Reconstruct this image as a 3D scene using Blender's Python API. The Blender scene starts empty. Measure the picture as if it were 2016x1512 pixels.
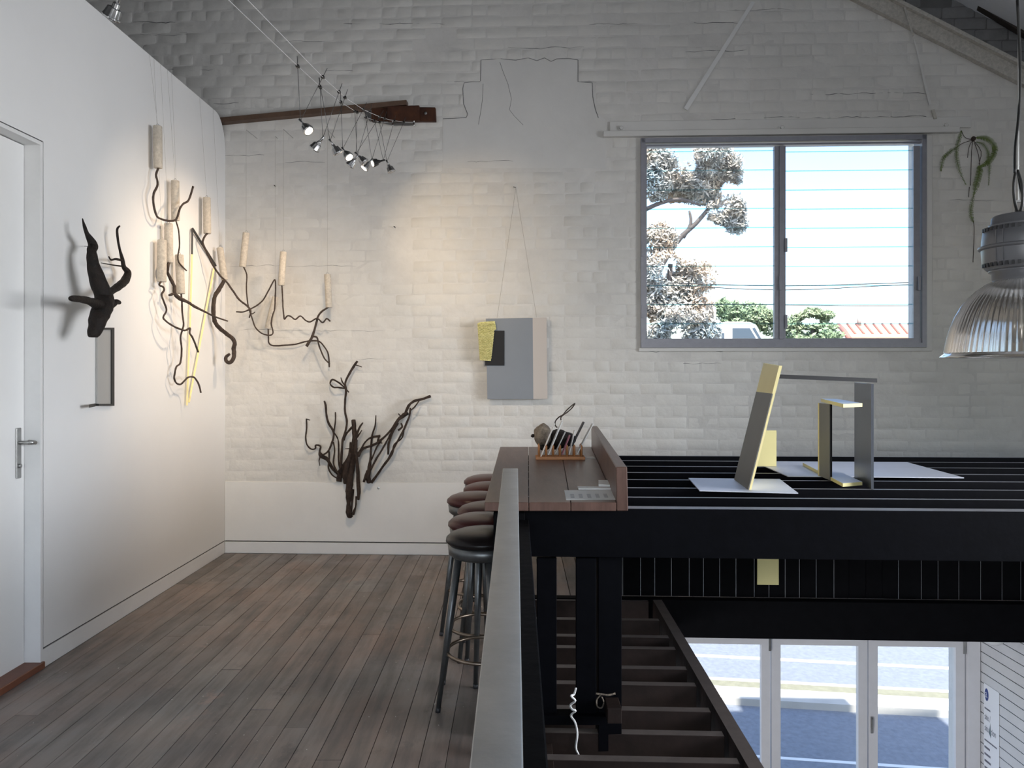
import bpy, bmesh, math, random
from mathutils import Vector, Matrix, noise as mnoise
random.seed(7)
SC = bpy.context.scene
COL = SC.collection
PI = math.pi

# ------------------------------------------------------------------ camera, sky, sun, large lights, exposure
F, CX, CY, EYE = 1500.0, 1018.0, 724.0, 1.45          # pixels on a 2016 x 1512 frame, metres
cam = bpy.data.objects.new('camera', bpy.data.cameras.new('camera')); COL.objects.link(cam)
cam.location = (0, 0, EYE); cam.rotation_euler = (PI/2, 0, 0)
cam.data.sensor_width = 36; cam.data.lens = 36*F/2016
cam.data.shift_x = (1008-CX)/2016; cam.data.shift_y = (CY-756)/2016
cam.data.clip_start = 0.02; cam.data.clip_end = 500
SC.camera = cam
SC.view_settings.view_transform = 'Standard'; SC.view_settings.look = 'None'
SC.view_settings.exposure = 0.0; SC.view_settings.gamma = 1.0
SC.view_settings.use_curve_mapping = False

w = bpy.data.worlds.new('sky'); SC.world = w; w.use_nodes = True
nt = w.node_tree; nt.nodes.clear()
sky = nt.nodes.new('ShaderNodeTexSky'); sky.sky_type = 'NISHITA'; sky.sun_disc = False
sky.sun_elevation = math.radians(58); sky.sun_rotation = math.radians(185)
sky.air_density = 1.0; sky.dust_density = 1.3; sky.ozone_density = 1.5
bg = nt.nodes.new('ShaderNodeBackground'); bg.inputs[1].default_value = 0.50
wo = nt.nodes.new('ShaderNodeOutputWorld')
nt.links.new(sky.outputs[0], bg.inputs[0]); nt.links.new(bg.outputs[0], wo.inputs[0])

def light(kind, name, loc, target, energy, color, **kw):
    d = bpy.data.lights.new(name, kind); d.energy = energy; d.color = color
    for k, v in kw.items(): setattr(d, k, v)
    o = bpy.data.objects.new(name, d); COL.objects.link(o); o.location = loc
    o.rotation_euler = (Vector(target)-Vector(loc)).to_track_quat('-Z', 'Y').to_euler()
    return o
light('SUN', 'sun', (0, -20, 30), (0.0, -12.2, 15), 12.0, (1.0, 0.95, 0.87), angle=0.009)
# fill lamp added behind the camera, standing in for rear daylight
light('AREA', 'rear_daylight_fill', (-0.4, -3.42, 1.95), (-0.4, 6, 2.15), 80, (0.90, 0.95, 1.0), shape='RECTANGLE', size=3.5, size_y=2.0)
# added lamp for daylight from the right, narrowed to favour the left wall
light('AREA', 'side_daylight_fill', (5.27, 1.5, 1.75), (-2.29, 3.9, 0.6), 84, (0.93, 0.95, 1.0), shape='RECTANGLE', size=2.7, size_y=1.7, spread=math.radians(80))

# lamp added to brighten the lower storey's doors and cladding; no window known there
light('AREA', 'lower_fill', (-2.38, 1.6, -1.7), (3.4, 5.6, -1.2), 40, (0.95, 0.96, 1.0), shape='RECTANGLE', size=2.4, size_y=1.5, spread=math.radians(85))

# ------------------------------------------------------------------ geometry helpers
TH = math.atan(0.042)                                   # street front is turned a little against the room
O = Vector((-2.29, 5.98, 0)); EU = Vector((math.cos(TH), -math.sin(TH), 0)); EV = Vector((-math.sin(TH), -math.cos(TH), 0))
CAM = Vector((0, 0, EYE))
def ray(px, py): return Vector(((px-CX)/F, 1, (CY-py)/F))
def at(px, py, d): return CAM + ray(px, py)*d
def onwall(px, py, v=0.0):
    r = ray(px, py); return CAM + r*((v + (O-CAM).dot(EV))/r.dot(EV))
def onz(px, py, z):
    r = ray(px, py); return CAM + r*((z-EYE)/r.z)
def onx(px, py, x):
    r = ray(px, py); return CAM + r*(x/r.x)
def B(u, v, z): return O + EU*u + EV*v + Vector((0, 0, z))
def uz(px, py, v=0.0):
    p = onwall(px, py, v); return (p-O).dot(EU), p.z
def vdepth(p): return (Vector(p)-O).dot(EV)

WM = {}                                                  # world matrices of parents
def wm(o): return WM.get(o.name, Matrix.Identity(4))
def link(name, me, parent=None, kind=None):
    o = bpy.data.objects.new(name, me); COL.objects.link(o)
    if parent: o.parent = parent
    if kind: o['kind'] = kind
    WM[o.name] = wm(parent).copy() if parent else Matrix.Identity(4)
    return o
def tag(o, label=None, cat=None, group=None, kind=None):
    for k, v in (('label', label), ('category', cat), ('group', group), ('kind', kind)):
        if v: o[k] = v
    return o
def thing(name, label, cat, loc=(0, 0, 0), rz=0, group=None):
    o = bpy.data.objects.new(name, None); COL.objects.link(o); o.empty_display_size = .05
    o.location = loc; o.rotation_euler = (0, 0, rz)
    WM[o.name] = Matrix.Translation(Vector(loc)) @ Matrix.Rotation(rz, 4, 'Z')
    return tag(o, label, cat, group)
def meshof(name, V, Fc, m, smooth=False, local=None):
    me = bpy.data.meshes.new(name)
    if local is not None: V = [local @ Vector(v) for v in V]
    me.from_pydata([tuple(v) for v in V], [], Fc); me.update()
    for mm in (m if isinstance(m, (list, tuple)) else [m]): me.materials.append(mm)
    if smooth:
        for p in me.polygons: p.use_smooth = True
    return me
def part(parent, name, geo, m, smooth=False, kind=None, local=False):
    """geo = (verts, faces) in WORLD coordinates unless local"""
    V, Fc = geo
    inv = None if (local or parent is None) else wm(parent).inverted()
    return link(name, meshof(name, V, Fc, m, smooth, inv), parent, kind)
def single(name, geo, m, label, cat, group=None, smooth=False, kind=None, base=None):
    V, Fc = geo; V = [Vector(v) for v in V]
    if base is None:
        base = Vector((sum(v.x for v in V)/len(V), sum(v.y for v in V)/len(V), min(v.z for v in V)))
    o = link(name, meshof(name, [v-base for v in V], Fc, m, smooth)); o.location = base
    WM[o.name] = Matrix.Translation(base)
    return tag(o, label, cat, group, kind)
def join(*gs):
    V, Fc = [], []
    for g in gs:
        n = len(V); V += list(g[0]); Fc += [tuple(i+n for i in f) for f in g[1]]
    return V, Fc
def xf(g, M): return [M @ Vector(v) for v in g[0]], g[1]
def hexa(p):                                            # 8 points: bottom 4 (ccw from above), top 4
    return [Vector(v) for v in p], [(3, 2, 1, 0), (4, 5, 6, 7), (0, 1, 5, 4), (1, 2, 6, 5), (2, 3, 7, 6), (3, 0, 4, 7)]
def box(x0, x1, y0, y1, z0, z1, bev=0.0):
    g = hexa([(x0, y0, z0), (x1, y0, z0), (x1, y1, z0), (x0, y1, z0), (x0, y0, z1), (x1, y0, z1), (x1, y1, z1), (x0, y1, z1)])
    return bevel(g, bev) if bev else g
def bevel(g, b, seg=1):
    bm = bmesh.new(); vs = [bm.verts.new(v) for v in g[0]]
    for f in g[1]: bm.faces.new([vs[i] for i in f])
    bmesh.ops.bevel(bm, geom=bm.edges[:], offset=b, segments=seg, affect='EDGES', profile=.5)
    bm.verts.index_update()
    r = ([v.co.copy() for v in bm.verts], [tuple(v.index for v in f.verts) for f in bm.faces]); bm.free(); return r
def bbox(u0, u1, v0, v1, z0, z1, bev=0.0):              # box in the street-front frame (v = distance from that wall into the room)
    g = hexa([B(u0, v1, z0), B(u1, v1, z0), B(u1, v0, z0), B(u0, v0, z0), B(u0, v1, z1), B(u1, v1, z1), B(u1, v0, z1), B(u0, v0, z1)])
    return bevel(g, bev) if bev else g
def prism(poly, d):                                     # planar polygon extruded by vector d
    n = len(poly); d = Vector(d); poly = [Vector(p) for p in poly]
    V = poly + [p+d for p in poly]
    Fc = [tuple(reversed(range(n))), tuple(range(n, 2*n))] + [(i, (i+1) % n, (i+1) % n+n, i+n) for i in range(n)]
    return V, Fc
def catmull(P, R, k):
    if k <= 1: return P, R
    out, ro = [], []
    n = len(P)
    for i in range(n-1):
        p0, p1, p2, p3 = P[max(i-1, 0)], P[i], P[i+1], P[min(i+2, n-1)]
        for j in range(k):
            t = j/k; t2 = t*t; t3 = t2*t
            out.append(.5*((2*p1)+(p2-p0)*t+(2*p0-5*p1+4*p2-p3)*t2+(3*p1-p0-3*p2+p3)*t3))
            ro.append(R[i]*(1-t)+R[i+1]*t)
    out.append(P[-1]); ro.append(R[-1]); return out, ro
def tube(P, R, seg=8, sub=1, rough=0.0, nscale=30.0, flat=1.0):
    P = [Vector(p) for p in P]
    if not isinstance(R, (list, tuple)): R = [R]*len(P)
    P, R = catmull(P, list(R), sub)
    n = len(P); V, Fc = [], []
    t = (P[1]-P[0]).normalized(); up = Vector((0, 0, 1)) if abs(t.z) < .9 else Vector((1, 0, 0))
    nrm = t.cross(up).normalized()
    for i in range(n):
        t = (P[min(i+1, n-1)]-P[max(i-1, 0)]).normalized()
        nrm = (nrm - t*nrm.dot(t)); nrm = nrm.normalized() if nrm.length > 1e-6 else t.orthogonal().normalized()
        bn = t.cross(nrm)
        for j in range(seg):
            a = 2*PI*j/seg; dvec = nrm*math.cos(a)+bn*math.sin(a)*flat
            r = R[i]
            if rough: r *= 1+rough*mnoise.noise((P[i]+dvec*R[i])*nscale)
            V.append(P[i]+dvec*r)
    for i in range(n-1):
        for j in range(seg):
            Fc.append((i*seg+j, i*seg+(j+1) % seg, (i+1)*seg+(j+1) % seg, (i+1)*seg+j))
    Fc.append(tuple(reversed(range(seg)))); Fc.append(tuple(range((n-1)*seg, n*seg)))
    return V, Fc
def lathe(prof, seg=24, flute=0.0, nfl=0, cap=True):    # prof: (r, z)
    V, Fc = [], []
    for r, z in prof:
        for j in range(seg):
            a = 2*PI*j/seg; rr = r*(1+flute*math.cos(nfl*a)) if nfl else r
            V.append(Vector((rr*math.cos(a), rr*math.sin(a), z)))
    n = len(prof)
    for i in range(n-1):
        for j in range(seg): Fc.append((i*seg+j, i*seg+(j+1) % seg, (i+1)*seg+(j+1) % seg, (i+1)*seg+j))
    if cap: Fc.append(tuple(reversed(range(seg)))); Fc.append(tuple(range((n-1)*seg, n*seg)))
    return V, Fc
def torus(R, r, z=0, seg=32, rs=8):
    V, Fc = [], []
    for i in range(seg):
        a = 2*PI*i/seg
        for j in range(rs):
            b = 2*PI*j/rs; q = R+r*math.cos(b); V.append(Vector((q*math.cos(a), q*math.sin(a), z+r*math.sin(b))))
    for i in range(seg):
        for j in range(rs): Fc.append((i*rs+j, ((i+1) % seg)*rs+j, ((i+1) % seg)*rs+(j+1) % rs, i*rs+(j+1) % rs))
    return V, Fc
def align(p, d):                                        # +Z of a template along d at p
    return Matrix.Translation(Vector(p)) @ Vector(d).normalized().to_track_quat('Z', 'Y').to_matrix().to_4x4()

# ------------------------------------------------------------------ materials
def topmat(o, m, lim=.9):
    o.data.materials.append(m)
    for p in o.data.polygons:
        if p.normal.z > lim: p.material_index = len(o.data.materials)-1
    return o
def srgb(r, g, b): return tuple(((c/255/12.92) if c/255 <= .04045 else ((c/255+.055)/1.055)**2.4) for c in (r, g, b))
def mat(name, col, rough=.5, metal=0.0, var=0.0, vscale=6.0, vcol=None, bump=0.0, bscale=40.0, rnd=0.0, stretch=None, spec=.5, emit=None, alpha=None, trans=0.0, coat=0.0):
    m = bpy.data.materials.new(name); m.use_nodes = True; nt = m.node_tree; N = nt.nodes; L = nt.links
    b = N['Principled BSDF']; b.inputs['Base Color'].default_value = (*col, 1); b.inputs['Roughness'].default_value = rough
    b.inputs['Metallic'].default_value = metal; b.inputs['Specular IOR Level'].default_value = spec
    b.inputs['Transmission Weight'].default_value = trans; b.inputs['Coat Weight'].default_value = coat
    geo = N.new('ShaderNodeNewGeometry'); vec = geo.outputs['Position']
    if stretch:
        mp = N.new('ShaderNodeMapping'); mp.inputs['Scale'].default_value = stretch; L.new(vec, mp.inputs[0]); vec = mp.outputs[0]
    c = None
    if var:
        n1 = N.new('ShaderNodeTexNoise'); n1.inputs['Scale'].default_value = vscale; n1.inputs['Detail'].default_value = 6; n1.inputs['Roughness'].default_value = .65
        L.new(vec, n1.inputs[0])
        mr = N.new('ShaderNodeMapRange'); mr.inputs[1].default_value = .3; mr.inputs[2].default_value = .7; L.new(n1.outputs[0], mr.inputs[0])
        mx = N.new('ShaderNodeMix'); mx.data_type = 'RGBA'
        v2 = vcol if vcol else tuple(x*(1-var) for x in col)
        mx.inputs[6].default_value = (*col, 1); mx.inputs[7].default_value = (*v2, 1); L.new(mr.outputs[0], mx.inputs[0]); c = mx.outputs[2]
    if rnd:
        oi = N.new('ShaderNodeObjectInfo'); mr2 = N.new('ShaderNodeMapRange'); mr2.inputs[3].default_value = 1-rnd; mr2.inputs[4].default_value = 1+rnd
        L.new(oi.outputs['Random'], mr2.inputs[0])
        mm = N.new('ShaderNodeMix'); mm.data_type = 'RGBA'; mm.blend_type = 'MULTIPLY'; mm.inputs[0].default_value = 1
        if c: L.new(c, mm.inputs[6])
        else: mm.inputs[6].default_value = (*col, 1)
        L.new(mr2.outputs[0], mm.inputs[7]); c = mm.outputs[2]
    if c: L.new(c, b.inputs['Base Color'])
    if bump:
        n2 = N.new('ShaderNodeTexNoise'); n2.inputs['Scale'].default_value = bscale; n2.inputs['Detail'].default_value = 5; L.new(vec, n2.inputs[0])
        bp = N.new('ShaderNodeBump'); bp.inputs['Strength'].default_value = bump; bp.inputs['Distance'].default_value = .01
        L.new(n2.outputs[0], bp.inputs['Height']); L.new(bp.outputs[0], b.inputs['Normal'])
    if emit:
        b.inputs['Emission Color'].default_value = (*emit[0], 1); b.inputs['Emission Strength'].default_value = emit[1]
    return m
def glassmat(name, tint, gloss=.06):
    m = bpy.data.materials.new(name); m.use_nodes = True; nt = m.node_tree; N = nt.nodes; L = nt.links; N.clear()
    t = N.new('ShaderNodeBsdfTransparent'); t.inputs[0].default_value = (*tint, 1)
    g = N.new('ShaderNodeBsdfGlossy'); g.inputs['Roughness'].default_value = .03
    mx = N.new('ShaderNodeMixShader'); mx.inputs[0].default_value = gloss; o = N.new('ShaderNodeOutputMaterial')
    L.new(t.outputs[0], mx.inputs[1]); L.new(g.outputs[0], mx.inputs[2]); L.new(mx.outputs[0], o.inputs[0]); return m

M = {}
M['brick'] = mat('white_painted_brick', (.70, .685, .655), .62, var=.13, vscale=3.0, bump=.75, bscale=13, rnd=.03)
M['mortar'] = mat('white_painted_mortar', (.68, .665, .64), .65, var=.16, vscale=4.0, bump=.75, bscale=14)
M['render'] = mat('white_painted_render', (.68, .67, .65), .6, var=.10, vscale=2.5, bump=.22, bscale=14)
M['greybrick'] = mat('grey_unpainted_brick', (.20, .20, .205), .8, var=.3, vscale=8, bump=.5, bscale=30, rnd=.12)
M['greymortar'] = mat('grey_mortar', (.12, .12, .12), .9, var=.3, vscale=10)
M['plaster'] = mat('white_plaster', (.78, .78, .775), .55, var=.04, vscale=1.6, bump=.05, bscale=8)
M['trimw'] = mat('white_gloss_trim', (.76, .76, .755), .4, var=.07, vscale=5, bump=.04)
M['gap'] = mat('dark_shadow_gap', (.06, .06, .06), .8)
M['crackshade'] = mat('crack_and_shade_grey', (.16, .16, .165), .9)  # colour of the cracks and of the shadow painted along the patch edge
M['doorw'] = mat('door_white', (.80, .80, .79), .4, var=.03)
M['steel'] = mat('brushed_steel', (.42, .42, .41), .34, .9, var=.25, vscale=12)
M['rail'] = mat('grey_steel_rail', (.46, .465, .46), .42, .5, var=.22, vscale=9, bump=.06, bscale=60)
M['chrome'] = mat('chrome', (.7, .7, .7), .15, 1.0)
def floormat():
    m = mat('worn_dark_floorboard', (.2, .16, .14), .46); nt = m.node_tree; N = nt.nodes; L = nt.links; b = N['Principled BSDF']
    geo = N.new('ShaderNodeNewGeometry'); oi = N.new('ShaderNodeObjectInfo')
    def noise(scale, detail, stretch, lo, hi, rough=.6):
        mp = N.new('ShaderNodeMapping'); mp.inputs['Scale'].default_value = stretch; L.new(geo.outputs['Position'], mp.inputs[0])
        n = N.new('ShaderNodeTexNoise'); n.inputs['Scale'].default_value = scale; n.inputs['Detail'].default_value = detail; n.inputs['Roughness'].default_value = rough; L.new(mp.outputs[0], n.inputs[0])
        r = N.new('ShaderNodeMapRange'); r.inputs[1].default_value = lo; r.inputs[2].default_value = hi; L.new(n.outputs[0], r.inputs[0]); return r.outputs[0]
    def mix(f, a, c, blend='MIX'):
        x = N.new('ShaderNodeMix'); x.data_type = 'RGBA'; x.blend_type = blend
        if hasattr(f, 'links'): L.new(f, x.inputs[0])
        else: x.inputs[0].default_value = f
        for k_, v in ((6, a), (7, c)):
            if hasattr(v, 'links'): L.new(v, x.inputs[k_])
            else: x.inputs[k_].default_value = (*v, 1)
        return x.outputs[2]
    c = mix(noise(1.1, 5, (1, 1, 1), .38, .62), (.25, .185, .155), (.205, .192, .183))           # brown wood / grey worn areas
    c = mix(noise(14, 6, (1, .12, 1), .42, .70), c, (.115, .102, .095))                            # grain
    c = mix(noise(5, 8, (1, .6, 1), .56, .72, .75), c, (.095, .083, .080))                         # dark scuffs
    c = mix(noise(3.2, 7, (1, .8, 1), .62, .74, .7), c, (.33, .225, .19))                          # rubbed bare patches
    rr = N.new('ShaderNodeMapRange'); rr.inputs[3].default_value = .80; rr.inputs[4].default_value = 1.18; L.new(oi.outputs['Random'], rr.inputs[0])
    c = mix(1.0, c, rr.outputs[0], 'MULTIPLY')
    c = mix(noise(58, 2, (1, .7, 1), .755, .775, .4), c, (.62, .60, .56))                          # paint specks
    L.new(c, b.inputs['Base Color'])
    bp = N.new('ShaderNodeBump'); bp.inputs['Strength'].default_value = .35; bp.inputs['Distance'].default_value = .004
    L.new(noise(24, 5, (1, .15, 1), 0, 1), bp.inputs['Height']); L.new(bp.outputs[0], b.inputs['Normal'])
    rg = N.new('ShaderNodeMapRange'); rg.inputs[3].default_value = .36; rg.inputs[4].default_value = .62; L.new(noise(2.5, 5, (1, 1, 1), .35, .65), rg.inputs[0]); L.new(rg.outputs[0], b.inputs['Roughness'])
    return m
M['floor'] = floormat()
M['subfloor'] = mat('dark_subfloor', (.02, .018, .016), .9)
M['sill'] = mat('red_brown_sill', srgb(118, 72, 52), .45, var=.25, vscale=12)
M['black'] = mat('black_painted_timber', (.0028, .0030, .0048), .62, var=.4, vscale=20, bump=.08, bscale=40, spec=.06)
M['blackmatt'] = mat('black_stained_board', (.0035, .0034, .0042), .7, spec=.06, var=.4, vscale=14, bump=.2, bscale=30)
M['gaplight'] = mat('painted_gap_light', (.42, .42, .42), .7)  # light showing between the boards, painted as pale strips
M['topsheen'] = mat('pale_joist_top_sheen', (.30, .30, .32), .5, var=.3, vscale=15)  # reflected window light painted onto the black joist tops
M['topsheen2'] = mat('brown_joist_top_sheen', (.13, .11, .10), .5, var=.3, vscale=15)  # light on the floor joist tops, painted as a paler brown
M['joist'] = mat('dark_brown_joist', (.026, .016, .013), .6, spec=.25, var=.5, vscale=8, bump=.25, bscale=20)
M['counter'] = mat('polished_red_brown_timber', (.140, .077, .059), .34, var=.45, vscale=6, vcol=(.080, .042, .032), bump=.06, bscale=20, rnd=.12, stretch=(5, .7, 1), spec=.34)
M['batten'] = mat('brown_batten', (.12, .070, .045), .6, var=.4, vscale=14, bump=.2)
M['oldtimber'] = mat('dark_red_old_timber', (.024, .008, .006), .6, spec=.3, var=.6, vscale=10, vcol=(.085, .030, .012), bump=.25, bscale=30)
M['darkwood'] = mat('charred_driftwood', (.006, .0048, .0042), .7, spec=.3, var=.5, vscale=25, vcol=(.018, .011, .008), bump=.6, bscale=70)
M['twig'] = mat('dark_brown_twig', (.020, .013, .010), .75, var=.5, vscale=60, vcol=(.065, .043, .032), bump=.5, bscale=120)
M['rootwood'] = mat('dark_root_wood', (.018, .012, .010), .8, spec=.3, var=.6, vscale=40, vcol=(.06, .04, .03), bump=.7, bscale=90)
M['paper'] = mat('mottled_cream_cylinder', (.60, .55, .47), .8, var=.35, vscale=55, vcol=(.40, .36, .31), bump=.3, bscale=150)
M['string'] = mat('grey_wire', (.30, .28, .25), .6)
M['yellow'] = mat('pale_yellow_paint', srgb(246, 230, 168), .55, var=.05, vscale=10)
M['yellow2'] = mat('soft_yellow_paint', srgb(226, 214, 152), .55, var=.04, vscale=6)
M['charcoal'] = mat('charcoal_rod', (.035, .035, .034), .55)
M['greyart'] = mat('mid_grey_paint', srgb(112, 110, 106), .45, var=.10, vscale=9)
M['framegrey'] = mat('pale_grey_panel', srgb(168, 167, 164), .5, var=.05, vscale=9)
M['plinth'] = mat('white_plinth_paint', (.80, .79, .765), .55, var=.07, vscale=2.5, bump=.15, bscale=12)
M['blueart'] = mat('blue_grey_metal', srgb(92, 96, 104), .32, .35, var=.22, vscale=7)
M['plate'] = mat('pale_aluminium_plate', srgb(226, 228, 238), .42, .25, var=.06, vscale=6)
M['canvas'] = mat('grey_canvas', srgb(132, 138, 146), .6, var=.05, vscale=5)
M['canvas2'] = mat('warm_white_canvas', srgb(192, 184, 178), .6)
M['blackart'] = mat('black_panel', (.014, .014, .016), .5, spec=.25)
M['textile'] = mat('yellow_green_weave', srgb(246, 240, 178), .8, var=.35, vscale=60, vcol=srgb(205, 198, 122), bump=.8, bscale=180)
M['maroon'] = mat('maroon_vinyl', (.060, .017, .016), .30, spec=.22, bump=.03, bscale=60)
M['blackvinyl'] = mat('black_vinyl', (.012, .009, .009), .30, spec=.22, bump=.03, bscale=60)
M['stoolmetal'] = mat('grey_stool_steel', (.16, .165, .165), .36, .75, var=.3, vscale=20)
M['brass'] = mat('worn_foot_ring', (.34, .27, .21), .32, .9, var=.4, vscale=25)
M['rackwood'] = mat('honey_rack_wood', srgb(190, 128, 78), .5, var=.2, vscale=30)
M['card'] = mat('white_card', (.80, .80, .78), .6, rnd=.08)
M['pinkcard'] = mat('pink_card', srgb(176, 112, 128), .6)
M['darkcard'] = mat('dark_card', (.03, .03, .035), .6)
M['print'] = mat('grey_print', (.30, .30, .32), .7)
M['stone'] = mat('weathered_pale_wood', srgb(150, 138, 122), .85, var=.5, vscale=28, vcol=srgb(82, 72, 62), bump=.9, bscale=60)
M['bulbon'] = mat('lit_bulb', (1, .9, .75), .4, emit=((1, .82, .62), 9.0))
M['bulboff'] = mat('unlit_bulb', (.45, .45, .45), .15, .4)
M['lampsteel'] = mat('lamp_aluminium', (.48, .48, .48), .28, .95)
M['lampblack'] = mat('lamp_black', (.012, .012, .012), .35)
M['rod'] = mat('lamp_rod', (.13, .13, .13), .35, .8)
M['cable'] = mat('white_tension_cable', (.70, .70, .70), .4)
M['pgrey'] = mat('lamp_grey_paint', srgb(112, 112, 116), .38, .2, var=.08)
M['pdark'] = mat('lamp_dark_plastic', (.03, .03, .033), .5)
M['dome'] = mat('prismatic_shade', (.66, .60, .53), .12, trans=.85, spec=.6)
M['flex'] = mat('black_flex', (.01, .01, .01), .45)
M['alu'] = mat('grey_window_aluminium', srgb(146, 147, 156), .42, .25, var=.15, vscale=18)
M['glass'] = glassmat('clear_glass', (.97, .985, .99), .05)
M['glassedge'] = glassmat('glass_edge', (.62, .80, .84), .08)
M['fern'] = mat('fern_green', srgb(112, 134, 66), .6, var=.4, vscale=60, vcol=srgb(74, 82, 42))
M['fernstem'] = mat('fern_stem', (.045, .03, .025), .8)
M['rake'] = mat('speckled_cream_steel', srgb(196, 192, 184), .6, var=.35, vscale=45, bump=.2, bscale=90)
M['foil'] = mat('silver_foil', (.78, .80, .84), .32, .35, bump=.9, bscale=7)
M['roofwood'] = mat('dark_rafter', (.03, .022, .018), .7, var=.4)
M['roofdark'] = mat('dark_roof', (.05, .05, .052), .9)
M['whiteply'] = mat('white_cladding_board', (.66, .66, .67), .45, var=.08, vscale=5)
M['doorpaint'] = mat('white_folding_door', (.70, .69, .70), .45, var=.07, vscale=9)
M['paperw'] = mat('poster_paper', (.82, .83, .86), .6)
M['blueink'] = mat('blue_ink', srgb(48, 66, 130), .6)
M['inkgrey'] = mat('grey_ink', srgb(100, 102, 116), .6)
M['inkteal'] = mat('teal_ink', srgb(72, 96, 104), .6)
M['asphalt'] = mat('asphalt', (.215, .24, .285), .85, var=.3, vscale=14, bump=.3, bscale=40)
M['line'] = mat('road_line', (.75, .75, .73), .7)
M['concrete'] = mat('pale_concrete', (.50, .48, .44), .8, var=.15, vscale=3)
M['verge'] = mat('dry_verge', (.24, .235, .17), .9, var=.3, vscale=9)
M['bark'] = mat('gum_bark', (.12, .10, .09), .8, var=.3, vscale=4)
M['leafgrey'] = mat('gum_leaf', (.30, .39, .42), .7, var=.6, vscale=.9, vcol=(.68, .50, .34))
M['leafgreen'] = mat('shrub_leaf', (.17, .26, .15), .7, var=.4, vscale=1.3, vcol=(.30, .34, .20))
M['truck'] = mat('white_truck_paint', (.80, .80, .80), .35)
M['truckglass'] = mat('truck_window', (.06, .09, .13), .1)
M['terracotta'] = mat('terracotta_tile', (.62, .30, .20), .7, var=.15, vscale=4)
M['terradark'] = mat('terracotta_ridge', (.34, .14, .11), .7)

# ------------------------------------------------------------------ the street front: wall_back with window and door openings
WROT = Matrix.Translation(O) @ Matrix.Rotation(-TH, 4, 'Z')
def frame_struct(name, geo, m, label=None, smooth=False):   # structure object whose local axes are u, -v, z
    o = link(name, meshof(name, geo[0], geo[1], m, smooth)); o.location = O; o.rotation_euler = (0, 0, -TH)
    WM[o.name] = WROT.copy(); tag(o, label, kind='structure'); return o
wu0, wz1 = uz(1262, 274); wu1, wz0 = uz(1820, 684)          # window opening
du0, _ = uz(1135, 1300); du1, dz1 = uz(1903, 1238)          # folding door opening (lower storey)
DZ0 = -3.4
us = sorted([-3.6, du0, wu0, wu1, du1, 8.2]); zs = sorted([-3.6, DZ0, dz1, wz0, wz1, 5.9])
holes = [(wu0, wu1, wz0, wz1), (du0, du1, DZ0, dz1)]
def is_hole(a, b, c, d): return any(h[0]-1e-4 <= a and b <= h[1]+1e-4 and h[2]-1e-4 <= c and d <= h[3]+1e-4 for h in holes)
gs = []
for i in range(len(us)-1):
    for j in range(len(zs)-1):
        if not is_hole(us[i], us[i+1], zs[j], zs[j+1]): gs.append(box(us[i], us[i+1], 0, .26, zs[j], zs[j+1]))
# raised middle of the parapet outside
gs.append(box(5.5, 7.05, .0, .26, 5.9, 6.5))
wall_back = frame_struct('wall_back', join(*gs), M['mortar'], 'white painted brick wall with the wide window')

# bricks -------------------------------------------------------------
LEDGE = onwall(443, 948).z
PITCH = .086
patch = [(947, 1137, 117, 160), (913, 1168, 160, 234), (872, 1192, 234, 332)]
ex = []
for a, b_, c, d in patch:
    u0, zt = uz(a, c); u1, zb = uz(b_, d); ex.append((u0, u1, zb, zt))
ex.append((wu0-.03, wu1+.03, wz0-.05, wz1+.02))
hb0 = uz(1187, 266)[0]; hb1 = uz(1910, 240)[0]
ex.append((uz(1200, 240)[0], hb1, uz(1500, 262)[1], uz(1500, 236)[1]))
rk1 = uz(1745, 0); rk2 = uz(2016, 138)                      # top edge of the raking channel
def zrake(u): return rk1[1]+(u-rk1[0])*(rk2[1]-rk1[1])/(rk2[0]-rk1[0])
rng = random.Random(11)
def brick_geo(L_, H_, p, r):
    b = min(.012, L_*.2); uu = [0, b, L_*.5, L_-b, L_]; zz = [0, b*.8, H_-b*.8, H_]
    V, Fc = [], []
    for j, z in enumerate(zz):
        for i, u in enumerate(uu):
            edge = i in (0, 4) or j in (0, 3)
            dpt = -.0008 if edge else p+r.uniform(-.0014, .0014)
            V.append(Vector((u+r.uniform(-.003, .003)*(1 if edge else 0), -dpt, z+r.uniform(-.0025, .0025)*(1 if edge else 0))))
    for j in range(3):
        for i in range(4): Fc.append((j*5+i, j*5+i+1, (j+1)*5+i+1, (j+1)*5+i))
    return V, Fc
std = {}
for L_ in (.230, .110):
    for lev in (0, 1, 2):
        for k in range(5):
            std[(L_, lev, k)] = meshof('brick', *brick_geo(L_, .079, (.0010, .0026, .0046)[lev], rng), M['brick'], True)
cands, rest, grey = [], [], []
def px_s(u_): p_ = B(u_, 0, 0); return CX+F*p_.x/p_.y
row = 0; z = LEDGE+.004
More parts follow.
